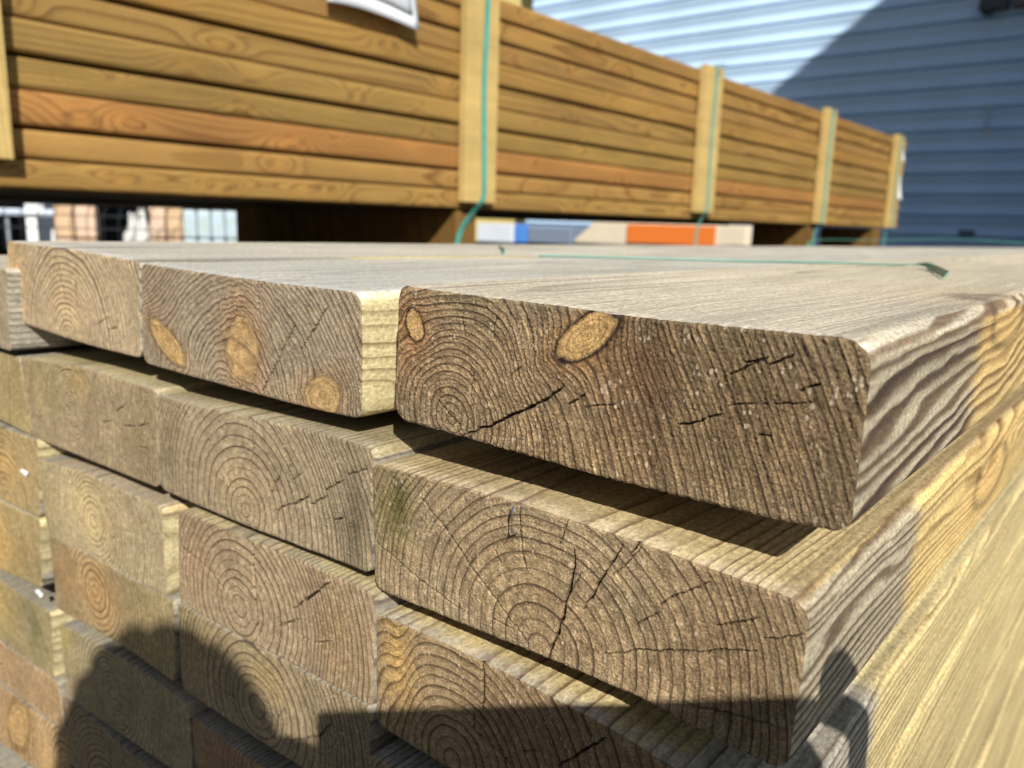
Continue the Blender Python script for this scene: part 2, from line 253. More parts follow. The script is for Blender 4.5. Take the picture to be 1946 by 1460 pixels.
class Wood:
    def __init__(s, pith, seed, p0=3., p1=3., rm=60., slope=(0, 0), warp=1.0, knots=(), wob=6., sideknots=(), pinch=(), kp=1., lean=0., hcol=(1.1, .8, .6), rimk=1.):
        s.side = None; s.fade_top = 0.; s.side_kp = 1.; s.__dict__.update({k: v for k, v in locals().items() if k != 's'})
    def rr(s, x, y, z, cap=False):
        x = np.asarray(x, float)+0*y; z = np.asarray(z, float)+0*y; y = np.asarray(y, float)
        kn = np.zeros(x.shape); rim = np.zeros(x.shape); kr = np.zeros(x.shape); halo = np.zeros(x.shape)
        if cap:
            for kq in s.knots:
                cx, cz, lx, lz, sx, sz = kq[:6]; soft = kq[6] if len(kq) > 6 else 0.
                M_ = np.linalg.inv(np.array([[lx, sx], [lz, sz]])); qx, qz = x-cx, z-cz
                u = M_[0, 0]*qx+M_[0, 1]*qz; v = M_[1, 0]*qx+M_[1, 1]*qz
                an = np.arctan2(v, u); e = np.hypot(u, v)*(1+.07*noise(s.seed+5, an*2)+.03*noise(s.seed+6, an*7)); e = e*(1+soft*.25*fbm(s.seed+8, x/2.5, z/7., o=2))
                inside = e < 1; kn = np.maximum(kn, (1-sstep(.96-.45*soft, 1.02+.35*soft, e))*(1-.25*soft)); kr = np.where(inside & (soft < .5), e*4+.2, kr)
                rw = .07+.09*np.clip(noise(s.seed+9, an*1.3)+.25, 0, 1)
                rim = np.maximum(rim, np.exp(-((e-1.06)/rw)**2)*(1-soft)*(.7+.3*sstep(-.5, .5, noise(s.seed+10, an*1.1+3)))); halo = np.maximum(halo, np.exp(-np.clip(e-1, 0, 9)**2/.35))
                f = .75*np.exp(-np.clip(e-.8, 0, 9)*1.25); x = x-qx*f; z = z-qz*f
            for (cx, w_, amp, ztop, zbot) in s.pinch:       # a dip where every ring bends
                z = z-amp*np.exp(-((x-cx)/w_)**2)
        wp = s.warp
        wx = wp*(1.9*fbm(s.seed, x/26., z/26., y/420., o=2)+.16*noise(s.seed+3, x/5., z/5., y/70.))
        wz = wp*(1.9*fbm(s.seed+40, x/26., z/26., y/420., o=2)+.16*noise(s.seed+43, x/5., z/5., y/70.))
        px = s.pith[0]+s.slope[0]*y+s.wob*noise(s.seed+70, y/330.)-s.wob*noise(s.seed+70, np.zeros(1))[0]
        pz = s.pith[1]+s.slope[1]*y+s.wob*noise(s.seed+71, y/300.)-s.wob*noise(s.seed+71, np.zeros(1))[0]
        if s.lean: pz = pz-s.lean*np.clip(x-px-20, 0, 200)
        r = np.hypot(x-px+wx, z-pz+wz)
        n = ring_count(r, s.p0, s.p1, s.rm, s.seed)
        if s.kp != 1: n = np.floor(n)+(n-np.floor(n))**(1+(s.kp-1)*(1-sstep(s.rm*.6, s.rm*1.1, r)))
        if cap: n = np.where((kn > .5) & (kr > 0), kr, n)
        else:
            for (cy, cz, ry, rz, A, cx) in s.sideknots:
                dx = (x-cx)/25.; e = np.sqrt(((y-cy)/ry)**2+((z-cz)/rz)**2+dx*dx); an = np.arctan2((z-cz)/rz, (y-cy)/ry)
                n = n+A*np.exp(-(((y-cy)/(ry*3.2))**2+((z-cz)/(rz*2.0))**2+dx*dx))
                kn = np.maximum(kn, (1-sstep(.8, 1.15, e))*.85); rim = np.maximum(rim, .5*np.exp(-((e-1.05)/.16)**2)); halo = np.maximum(halo, .6*np.exp(-(e/2.)**2))
        return n, kn, rim, halo
def outline(top, bot, r, ns, nt_):
    """grid of points filling the traced, round-cornered section; returns (x, z, edge distance)"""
    top, bot = np.array(top, float), np.array(bot, float)
    W = (np.hypot(*(top[-1]-top[0]))+np.hypot(*(bot[-1]-bot[0])))/2; H = (np.hypot(*(top[0]-bot[0]))+np.hypot(*(top[-1]-bot[-1])))/2
    s, t = np.meshgrid(np.linspace(0, W, ns+1), np.linspace(0, H, nt_+1))      # t from the top down
    def corner(sx, sz, cx, cz, rad):
        nonlocal s, t
        k = ((s-cx)*sx > 0) & ((t-cz)*sz > 0); dx, dz = (s-cx)/rad, (t-cz)/rad
        # square corner -> quarter disc
        mx = np.maximum(np.abs(dx), np.abs(dz)); hy = np.hypot(dx, dz)+1e-9; f = np.where(k, mx/hy, 1)
        s = np.where(k, cx+dx*f*rad, s); t = np.where(k, cz+dz*f*rad, t)
    corner(-1, -1, r[0], r[0], r[0]); corner(1, -1, W-r[1], r[1], r[1]); corner(1, 1, W-r[2], H-r[2], r[2]); corner(-1, 1, r[3], H-r[3], r[3])
    def ev(P, u):
        a = (P[:, 0]-P[0, 0])/(P[-1, 0]-P[0, 0]); n = len(P)
        if n > 2:      # gentle smoothing through a denser resample
            g = np.linspace(0, 1, 81); zz = np.interp(g, a, P[:, 1]); ker = np.hanning(13); ker /= ker.sum()
            zp = np.concatenate([2*zz[0]-zz[1:7][::-1], zz, 2*zz[-1]-zz[-7:-1][::-1]]); zz = np.convolve(zp, ker, 'valid'); z = np.interp(u, g, zz)
        else: z = np.interp(u, a, P[:, 1])
        return P[0, 0]+(P[-1, 0]-P[0, 0])*u, z
    xt, zt = ev(top, s/W); xb, zb = ev(bot, s/W); v = t/H
    x = xt*(1-v)+xb*v; z = zt*(1-v)+zb*v
    i, j = np.meshgrid(np.arange(ns+1), np.arange(nt_+1)); ed = np.minimum(np.minimum(i, ns-i)*W/ns, np.minimum(j, nt_-j)*H/nt_)
    return x, z, ed, W, H
def build_board(name, mat_, sec, wood, res=.5, radii=(3.5, 3.5, 3.5, 3.5), yo=0., length=3600., rough=1., tints=(), base=(1, 1, 1), cracks=(),
                ages=(100., 40.), cap_age=.9, near=420., ystep=7., seed=1, sidebase=(1, 1, 1), face_age=None, k=.03, lstep=3, sidetint=None, side_res=1.6, sag=0.):
    W0 = abs(sec['top'][-1][0]-sec['top'][0][0]); ns = max(8, int(W0/res)); nt_ = max(6, int(45/res))
    x, z, ed, W, H = outline(sec['top'], sec['bot'], radii, ns, nt_)
    y0 = k*(x+145)+yo
    n, kn, rim, halo = wood.rr(x, np.zeros_like(x), z, cap=True)
    # ---- cracks
    cr = np.zeros_like(x)
    jx = .38*noise(seed+80, x/2.6, z/2.6)+.16*noise(seed+81, x/.8, z/.8); jz = .38*noise(seed+82, x/2.6, z/2.6)+.16*noise(seed+83, x/.8, z/.8)
    for pts, cw in cracks:
        d, tt = seg_dist(x+jx, z+jz, pts); wd = cw*.25*(.12+.88*np.sin(np.pi*np.clip(tt, .01, .99))**.8)*(1+.35*noise(seed+84, tt*14))
        cr = np.maximum(cr, 1-sstep(wd*.6, wd+res*.55, d))
    # ---- small radial checks scattered over the face
    rng = np.random.RandomState(seed)
    for q in range(int(4*rough)):
        cx = rng.uniform(x.min()+6, x.max()-6); cz = rng.uniform(z.min()+5, z.max()-5); vx, vz = cx-wood.pith[0], cz-wood.pith[1]; l = math.hypot(vx, vz)+1e-6
        ln = rng.uniform(2, 7); vx, vz = vx/l*ln, vz/l*ln
        d, tt = seg_dist(x+jx*.6, z+jz*.6, [(cx-vx, cz-vz), (cx+vx, cz+vz)]); wd = .10*np.sin(np.pi*np.clip(tt, .05, .95))
        cr = np.maximum(cr, .7*(1-sstep(wd*.5, wd+res*.5, d)))
    fr = n-np.floor(n); late = sstep(.66, .88, fr)*(1-sstep(.95, 1, fr))*(1-kn)
    # torn fibres follow the rings
    ang = np.arctan2(z-wood.pith[1], x-wood.pith[0]); rad = np.hypot(x-wood.pith[0], z-wood.pith[1])
    fib = fbm(seed+20, n*8.5, ang*rad.mean()/(6. if rough > 1.3 else 4.), o=2); grit = fbm(seed+25, x/.55, z/.55, o=2); saw = fbm(seed+27, x/.9+z/7., z/9., o=2)
    disp = (.10*late*rough+.15*rough*fib*(1-kn*.6)+(.10+.10*rough)*rough*grit*(1-kn*.5)+.10*rough*saw)*sstep(0, .9, ed)+.25*fbm(seed+28, x/9., z/9., o=2)
    edge_in = (1-sstep(0, .8, ed))*(.28+.25*rough*np.abs(noise(seed+29, x/1.3, z/1.3)))
    y = y0-disp+edge_in+cr*2.0*sstep(-.1, .5, ed+.2)
    # ragged silhouette
    cxm, czm = x.mean(), z.mean(); rag = (1-sstep(0, 1.4, ed))*(.10+.12*rough*noise(seed+31, x/.9, z/.9))
    bx = np.where(np.abs(x-cxm) > W/2-6, np.sign(x-cxm), 0); bz = np.where(np.abs(z-czm) > H/2-4, np.sign(z-czm), 0)
    xs = x-bx*rag; zs = z-bz*rag
    ny, nx = x.shape; V = np.stack([xs.ravel(), y.ravel(), zs.ravel()], 1)
    idx = np.arange(ny*nx).reshape(ny, nx)
    Q = np.stack([idx[1:, :-1], idx[1:, 1:], idx[:-1, 1:], idx[:-1, :-1]], -1).reshape(-1, 4)
    tint = np.ones((ny*nx, 3))*np.array(base)
    fx, fz = x.ravel(), z.ravel()
    for (cx, cz, rx, rz, col, st) in tints:
        g = np.exp(-(((fx-cx)/rx)**2+((fz-cz)/rz)**2)*(1+.35*fbm(seed+60, fx/6., fz/6., o=2)))*st; g = np.clip(g, 0, 1)[:, None]
        tint = tint*(1-g)+tint*np.array(col)*g
    hl = halo.ravel()[:, None]*.4*(1-kn.ravel()[:, None]); tint = tint*(1-hl)+tint*np.array([1.12, .86, .62])*hl
    k3 = kn.ravel()[:, None]; tint = tint*(1-k3)+(np.array([1.62, 1.24, .72])*(1+.22*fbm(seed+63, fx/3.5, fz/6., o=3)[:, None]))*k3
    shade_patch = 1+.16*fbm(seed+61, fx/14., fz/14., o=3)[:, None]; tint = tint*shade_patch  # random mottling of the wood tone
    fibm = (1+.36*rough*fib.ravel()*(1-kn.ravel()*.6))[:, None]; tint = tint*fibm
    if rough > 1: tint = tint*(1+.34*(rough-.6)*fbm(seed+33, n*1.1, ang*rad.mean()/16., o=2).ravel()*(1-kn.ravel()))[:, None]
    dark = np.clip(cr.ravel()+rim.ravel()*.9*wood.rimk, 0, 1)
    ca = np.full(ny*nx, cap_age); msk = np.stack([kn.ravel(), dark, ca, np.ones(ny*nx)], 1)
    capN = len(V)
    # ---- sides: every lstep-th rim vertex, swept back
    loop = np.concatenate([idx[0, :], idx[1:, -1], idx[-1, :-1][::-1], idx[1:-1, 0][::-1]])
    lx, lz, ly = xs.ravel()[loop], zs.ravel()[loop], y.ravel()[loop]
    d = np.hypot(np.diff(np.append(lx, lx[0])), np.diff(np.append(lz, lz[0]))); keep = []; acc = 1e9
    for i in range(len(loop)):
        if acc >= min(side_res, lstep*res): keep.append(i); acc = 0
        acc += d[i]
    lx, lz, ly = lx[keep], lz[keep], ly[keep]; m_ = len(lx); tf = np.minimum(1., .6)
    ys = [0., .7, 2., 4.]
    while ys[-1] < near: ys.append(ys[-1]+ystep*(1+ys[-1]/near))
    st = ystep*3
    while ys[-1] < length: ys.append(ys[-1]+st); st *= 1.12
    ys = np.array(ys); ys[-1] = length; K_ = len(ys)
    yy = ly[None, :]+ys[:, None]; X = np.repeat(lx[None], K_, 0); Z = np.repeat(lz[None], K_, 0)
    # surfaces swell slightly past the worn arris, and the planks are never dead flat
    sw = sstep(0, 3, ys)[:, None]; nxv = lx-cxm; nzv = lz-czm
    onx = (np.abs(nxv) > W/2-radii[1]*1.0).astype(float)*np.sign(nxv); onz = (np.abs(nzv) > H/2-radii[1]*1.0).astype(float)*np.sign(nzv)
    X = X+onx*sw*.2; Z = Z+onz*sw*.2
    Z = Z+.35*noise(seed+90, yy/160., X/60.)*sstep(0, 60, ys)[:, None]
    n2, kn2, rim2, hl2 = wood.rr(X, ys[:, None]+0*X, Z); Zw = Z; SG = sag*ys[:, None]*np.minimum(1, ys[:, None]/40.)
    n2[0] = wood.rr(lx, np.zeros_like(lx), lz, cap=True)[0]
    if wood.knots:      # blend the deflection round end knots out over the first centimetre
        nc = wood.rr(X, np.zeros_like(X), Z, cap=True)[0]; b = (1-sstep(2, 45, ys))[:, None]; n2 = n2*(1-b)+nc*b
    if wood.side is not None:
        rm_ = (nxv > W/2-radii[1]*1.3)[None] & np.ones(X.shape, bool); pz_, tilt, base_ = wood.side
        wv = 1.15*fbm(seed+95, yy/95., Z/24., o=2)+.14*noise(seed+96, yy/12., Z/6.)+.75*noise(seed+97, Z/9., yy/500.)
        ns_ = base_+(Z-zs.max()-tilt*ys[:, None])/pz_+wv
        for (cy, cz, ry, rz, A, cx) in wood.sideknots: ns_ = ns_+A*np.exp(-(((yy-cy)/(ry*2.6))**2+((Z-cz)/(rz*1.6))**2))
        ns_ = np.floor(ns_)+(ns_-np.floor(ns_))**wood.side_kp
        wt = np.clip((lx-(lx.max()-radii[1]*1.3))/(radii[1]*.6), 0, 1)[None]
        n2 = n2*(1-wt)+(ns_+200)*wt
    a0, a1 = ages; ya = ys[:, None]+a1*.55*fbm(seed+91, X/9., Z/4., ys[:, None]/60., o=2)
    age = 1-sstep(a0-a1*.35, a0+a1*.35, ya)
    top_m = (nzv > H/2-radii[1]*.6)[None]; right_m = (nxv > W/2-radii[1]*.6)[None]
    if face_age:
        ta, ra = face_age     # (top, right): (front value, depth, back value)
        for mk, fa in ((top_m, ta), (right_m, ra)):
            if fa: age = np.where(mk, fa[2]+(fa[0]-fa[2])*(1-sstep(fa[1]*.5, fa[1]*1.4, ya)), age)
    s_t = np.ones((K_, m_, 3))*np.array(sidebase)
    s_t = s_t*(1+.13*fbm(seed+93, yy/120., X/20., Z/14., o=2))[..., None]
    if sidetint is not None: s_t = s_t*sidetint(X, ys[:, None]+0*X, Z, top_m, right_m)
    hh = hl2[..., None]*.6; s_t = s_t*(1-hh)+s_t*np.array(wood.hcol)*hh
    if wood.side is not None:      # bold early/late wood bands on this face
        f2 = n2-np.floor(n2); band = sstep(.60, .74, f2)*(1-sstep(.93, .99, f2))*right_m
        bs = .62 if wood.side_kp < .5 else .5; amber = (1-age)*right_m
        s_t = s_t*(1-np.clip(band*bs*(.45+.55*age), 0, 1)[..., None]*np.array([.86, 1., 1.12]))*(1-amber[..., None]*np.array([-.02, .03, .12]))
    kn2 = np.maximum(kn2, top_m*.75*(wood.fade_top))
    s_m = np.stack([kn2.ravel(), np.clip(rim2.ravel(), 0, 1), age.ravel(), np.zeros(K_*m_)], 1)
    V2 = np.stack([X.ravel(), yy.ravel(), (Z-SG).ravel()], 1)
    g = (np.arange(K_*m_)+capN).reshape(K_, m_); g2 = np.roll(g, -1, 1)
    Q2 = np.stack([g[:-1], g[1:], g2[1:], g2[:-1]], -1).reshape(-1, 4)[:, ::-1]
    back = list(g[-1])[::-1]
    me = fast_mesh(name, np.concatenate([V, V2]), np.concatenate([Q, Q2]), extra=[back])
    set_attrs(me, np.concatenate([n.ravel(), n2.ravel()]), np.clip(np.concatenate([tint, s_t.reshape(-1, 3)]), 0, 6), np.concatenate([msk, s_m]))
    me.materials.append(mat_)
    return link(bpy.data.objects.new(name, me))
STACK = timber_material('weathered_pine', early=(.58, .485, .25), late=(.26, .18, .085), old_early=(.375, .34, .262), old_late=(.115, .09, .073), jitter=.06, bump=.55)
ENDS = timber_material('sawn_pine_end', early=(.42, .33, .20), late=(.15, .10, .06), old_early=(.385, .322, .228), old_late=(.066, .048, .032), jitter=.035, speck=1.5, bump=1.0, fine=1900.)
PACKW = timber_material('treated_pine', early=(.25, .214, .106), late=(.188, .15, .07), old_early=(.36, .225, .07), old_late=(.2, .105, .03), jitter=.05, speck=.35, bump=.25, fine=500., streak=60.)
SLATW = timber_material('pale_batten', early=(.52, .38, .15), late=(.36, .235, .085), old_early=(.5, .38, .16), old_late=(.35, .23, .09), jitter=.05, speck=.35, bump=.25, fine=500., streak=60.)
# ------------------------------------------------------------------ ground
gm = mat('asphalt', (.085, .083, .08), .9, noise_=.35, scale=40, bump=.4)
mesh_obj('ground', [(-150000, -150000, -900), (150000, -150000, -900), (150000, 150000, -900), (-150000, 150000, -900)], [(0, 1, 2, 3)], gm); tag(bpy.data.objects['ground'], kind='structure')
# ------------------------------------------------------------------ foreground stack
GRP = 'sawn timber boards stacked in the foreground'
SOFT = dict(b02=(.05, .5, .35), b60=(.4,))
def wd(b, **kw): return Wood(tuple(TRACED[b]['pith']), knots=[tuple(q)+((SOFT[b][i],) if b in SOFT else ()) for i, q in enumerate(TRACED[b]['knots'])], **kw)
def W_(x): return x
B = {}
SAG = {0: .0062, 1: .0062, 2: .004, 3: .001}      # the left columns have settled a little towards the back
grey_lines = (.92, .90, .92)
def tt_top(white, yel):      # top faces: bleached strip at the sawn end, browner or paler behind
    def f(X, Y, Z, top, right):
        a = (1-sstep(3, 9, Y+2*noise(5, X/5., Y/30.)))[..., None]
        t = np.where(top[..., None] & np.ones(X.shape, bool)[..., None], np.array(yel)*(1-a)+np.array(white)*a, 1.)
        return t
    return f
SPEC = dict(
 b03=dict(w=dict(seed=11, p0=2.0, p1=2.5, rm=70, slope=(.012, .02), wob=5, warp=.85, lean=.5, rimk=1.15, sideknots=[(170, -8, 30, 9, 2.2, 0)]), res=.30, rough=1.45, radii=(4, 7, 4, 6), base=(.88, .78, .65), sidebase=(1.08, 1.0, .86), cap_age=.7,
      tints=[(-140, -14, 12, 16, (1.12, .8, .55), .7), (-70, -14, 18, 10, (1.2, .95, .7), .6), (-20, -20, 38, 30, (.62, .55, .46), .85), (-52, -18, 12, 26, (.62, .52, .46), .7), (-75, -40, 30, 12, (1.15, 1.02, .85), .6), (-110, -20, 22, 16, (1.15, 1.05, .95), .6)],
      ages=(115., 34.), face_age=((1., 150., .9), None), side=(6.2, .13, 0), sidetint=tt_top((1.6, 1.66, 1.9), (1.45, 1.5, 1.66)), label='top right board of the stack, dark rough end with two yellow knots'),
 b02=dict(w=dict(seed=12, p0=2.3, p1=2.3, rm=70, slope=(.0, .02), rimk=.55), res=.42, rough=.8, radii=(3, 5, 4, 5), base=(1.12, 1.05, .98), cap_age=.85,
      tints=[(-292, -10, 16, 14, (.78, .72, .66), .7), (-230, -24, 14, 22, (1.25, .95, .7), .45), (-200, -44, 26, 7, (1.3, 1.22, 1.1), .6), (-165, -20, 10, 26, (.9, .85, .8), .6)],
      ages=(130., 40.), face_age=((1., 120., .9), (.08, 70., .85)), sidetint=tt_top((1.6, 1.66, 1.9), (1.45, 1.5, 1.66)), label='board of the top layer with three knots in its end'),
 b01=dict(w=dict(seed=13, p0=2.6, p1=2.8, rm=60, slope=(.0, .02), warp=.8), res=.5, rough=.6, radii=(2, 2.5, 4, 3), base=(1.5, 1.38, 1.2), cap_age=.75,
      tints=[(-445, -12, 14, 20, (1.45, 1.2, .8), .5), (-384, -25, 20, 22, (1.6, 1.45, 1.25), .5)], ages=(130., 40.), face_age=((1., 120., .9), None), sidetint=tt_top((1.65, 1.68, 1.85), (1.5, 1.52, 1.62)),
      label='pale board of the top layer with fine rings and one dark crack'),
 b00=dict(w=dict(seed=14, p0=3, p1=3), res=.8, rough=.5, base=(1.3, 1.25, 1.2), label='top layer board cut off by the left edge, lower than its neighbour', sidetint=tt_top((1.5, 1.5, 1.5), (1.5, 1.5, 1.4))),
 b13=dict(w=dict(seed=21, p0=5.4, p1=2.4, rm=75, kp=2., slope=(.01, .03), wob=5, warp=.75, sideknots=[(235, -84, 34, 12, 4, -4)]), res=.30, rough=1.15, radii=(3.5, 6, 4, 5), base=(1.02, .92, .78), sidebase=(1.08, 1.0, .86), cap_age=.6,
      tints=[(-142, -74, 9, 14, (.62, .66, .34), .75), (-139, -70, 3.5, 9, (.2, .26, .12), .7), (-90, -80, 26, 18, (1.2, 1.1, .95), .5), (-22, -80, 22, 30, (.74, .64, .54), .65), (-60, -95, 26, 12, (1.05, .9, .75), .4)],
      ages=(98., 26.), side=(3.8, .05, .3), face_age=((.8, 8., .65), None), sidetint=tt_top((1.35, 1.3, 1.3), (.95, .9, .8)), label='second layer right-hand board with wide arched rings and a long upright crack'),
 b12=dict(w=dict(seed=22, p0=5.6, p1=2.2, rm=60, warp=.7, kp=2.2, lean=.15), res=.42, rough=.75, radii=(3, 4, 4, 5), base=(1.15, 1.06, .92), cap_age=.8,
      tints=[(-162, -85, 6, 22, (.36, .38, .36), .8), (-285, -72, 12, 16, (.72, .68, .58), .6), (-232, -88, 26, 14, (1.35, 1.25, 1.1), .5)],
      ages=(98., 26.), face_age=((.75, 5., .6), None), sidetint=tt_top((1.1, 1.05, 1.), (.8, .74, .62)), label='second layer middle board with arched rings and a dark grey band at right'),
 b11=dict(w=dict(seed=23, p0=2.2, p1=2.6, rm=60, warp=1.1), res=.5, rough=.5, radii=(2.5, 3, 4, 3), base=(1.2, 1.1, .92), cap_age=.7,
      tints=[(-420, -70, 22, 18, (.85, .9, .62), .6), (-372, -62, 12, 10, (1.3, 1.2, .75), .6), (-312, -80, 14, 30, (.72, .72, .6), .6)], ages=(98., 26.), face_age=((.8, 5., .6), None), sidetint=tt_top((1.2, 1.15, 1.), (.95, .9, .7)),
      label='second layer board with fine grey-green rings, directly below the palest end'),
 b10=dict(w=dict(seed=24, p0=3.6, p1=3.6), res=.6, rough=.4, base=(1.3, 1.22, .85), cap_age=.5, label='second layer board at the far left with straight upright yellow grain'),
 b23=dict(w=dict(seed=31, p0=3.8, p1=3., rm=60, warp=.7, pinch=[(-137, 6, -7, 0, 0)]), res=.36, rough=.9, radii=(2, 4, 4, 4), base=(1., .86, .68), cap_age=.45,
      tints=[(-138, -128, 8, 20, (1.5, 1.34, .86), .8), (-60, -130, 30, 20, (.7, .6, .52), .5)], ages=(80., 20.), face_age=((.8, 6., .4), None), sidetint=tt_top((1.25, 1.2, 1.2), (1.1, 1., .8)), side=(3.2, .03, .1), label='third layer right-hand board with a golden stripe through its dipping rings'),
 b22=dict(w=dict(seed=32, p0=4.6, p1=2.6, rm=60, warp=.8, kp=1.8), res=.45, rough=.85, radii=(3, 3, 2.5, 3), base=(1.22, 1.08, .92), cap_age=.75,
      tints=[(-265, -125, 16, 26, (.9, .8, .72), .6), (-170, -130, 16, 20, (.95, .82, .66), .6)], ages=(80., 20.), face_age=((.8, 5., .4), None), sidetint=tt_top((1., .95, .85), (.75, .68, .55)), label='third layer pinkish board split by a straight upright crack above its rings'),
 b21=dict(w=dict(seed=33, p0=3.6, p1=2.4, rm=60, warp=.6, kp=1.5), res=.5, rough=.5, radii=(3, 3, 3.5, 3), base=(1.42, 1.36, 1.15), cap_age=.6,
      tints=[(-415, -135, 14, 30, (1.05, 1.05, .85), .5), (-368, -130, 22, 20, (1.6, 1.5, 1.15), .5)], ages=(80., 20.), face_age=((.8, 40., .6), (.2, 10., .1)), sidetint=tt_top((1.2, 1.1, 1.05), (1.15, 1., .9)), label='third layer cream-grey board with tall arched rings, a narrow gap to its right'),
 b20=dict(w=dict(seed=34, p0=5, p1=3.4, rm=60, warp=.8), res=.6, rough=.3, base=(1.32, 1.22, .9), cap_age=.3, tints=[(-475, -130, 22, 18, (1.45, 1.2, .85), .6)], label='third layer amber board at the far left with broad orange rings', face_age=(None, (.2, 10., .1))),
 b32=dict(w=dict(seed=42, p0=4.6, p1=2.6, rm=60, warp=.7, kp=1.6), res=.5, rough=.6, base=(1.02, .94, .8), cap_age=.6, tints=[(-265, -168, 18, 18, (1., 1., .72), .6), (-215, -165, 16, 10, (1.4, 1.3, .9), .5)], label='fourth layer middle board with olive-tinted top left corner and oval rings'),
 b31=dict(w=dict(seed=43, p0=3.4, p1=2.5, rm=60, warp=.5), res=.55, rough=.3, base=(1.12, 1.06, .84), cap_age=.5, tints=[(-402, -178, 16, 22, (.95, .78, .66), .8), (-362, -176, 26, 24, (1.38, 1.05, .78), .8), (-305, -178, 20, 30, (1.05, 1.04, .82), .6)], label='fourth layer board with an orange heart between purple-brown and olive wood'),
 b30=dict(w=dict(seed=44, p0=4, p1=4, warp=.6), res=.7, rough=.25, base=(1.3, 1.22, .88), cap_age=.3, tints=[(-500, -180, 30, 30, (1.6, 1.3, .76), .6)], label='fourth layer golden board at the far left, white clip at its corner', face_age=((.9, 30., .7), (.2, 10., .1)), sidetint=tt_top((1.3, 1.3, 1.2), (1.3, 1.3, 1.2))),
 b41=dict(w=dict(seed=52, p0=3.2, p1=2.4, rm=60, warp=.9), res=.6, rough=.35, base=(1.12, 1.08, .9), cap_age=.6, face_age=((.8, 30., .6), None), tints=[(-405, -215, 12, 14, (1.2, 1.2, .65), .6)], label='fifth layer board with fine curved grey-green rings, half in the shadow'),
 b42=dict(w=dict(seed=53, p0=3.2, p1=2.4, rm=60, warp=.9), res=.8, rough=.5, base=(1.0, .8, .66), cap_age=.5, face_age=((.9, 60., .7), None), label='fifth layer board in full shadow below the olive-cornered board'),
 b40=dict(w=dict(seed=54, p0=3.4, p1=3.4, warp=.8), res=.7, rough=.3, base=(1.22, 1.16, .88), cap_age=.5, face_age=((.9, 30., .8), (.2, 10., .1)), tints=[(-448, -228, 14, 26, (.5, .6, .5), .7), (-500, -225, 24, 20, (1.4, 1.3, .66), .5)], label='fifth layer yellow-green board at the left with a dark blue-grey stain'),
 b50=dict(w=dict(seed=64, p0=3.6, p1=3., rm=60, warp=.8), res=.7, rough=.3, base=(1.35, 1.1, .84), cap_age=.5, label='sixth layer pinkish tan board at the bottom left'),
 b60=dict(w=dict(seed=74, p0=3.8, p1=3.4, warp=1.), res=.7, rough=.35, base=(1.4, 1.15, .85), cap_age=.6, tints=[(-440, -310, 14, 16, (1.5, 1.4, 1.2), .6)], label='seventh layer board at the bottom left corner with an orange oval knot'),
)
for b, s in SPEC.items():
    T = TRACED[b]; wood = wd(b, **s['w']); wood.side = s.get('side'); wood.side_kp = .42 if b == 'b03' else .75; wood.fade_top = 1. if b[1] == '0' else 0.
    if b == 'b00': wood.pith = (-520, -95)
    if b == 'b10': wood.pith = (-640, -70)
    if b == 'b40': wood.pith = (-560, -300)
    if b == 'b30': wood.pith = (-640, -230)
    o = build_board('timber_board', STACK, T, wood, res=s['res'], radii=s.get('radii', (3, 3, 3, 3)), yo=T['o'], rough=s['rough'], tints=s.get('tints', ()), base=s['base'],
        cracks=[([tuple(q) for q in pts], cw) for pts, cw in T['cracks']], ages=s.get('ages', (70., 20.)), cap_age=s.get('cap_age', .7), seed=s['w']['seed']*7, sidebase=s.get('sidebase', (1, 1, 1)),
        face_age=s.get('face_age'), sidetint=s.get('sidetint'), sag=SAG[int(b[2])], ystep=(3.5 if b[2] == '3' else 6.) if b[1] in '012' else 12., near=420 if b[1] in '012' else 200)
    # the sawn end gets the rougher, browner material
    o.data.materials.append(ENDS)
    ns = max(8, int(abs(T['top'][-1][0]-T['top'][0][0])/s['res'])); nt2 = max(6, int(45/s['res']))
    mi = np.zeros(len(o.data.polygons), np.int32); mi[:ns*nt2] = 1; o.data.polygons.foreach_set('material_index', mi)
    tag(o, s['label'], 'timber board', GRP); B[b] = o
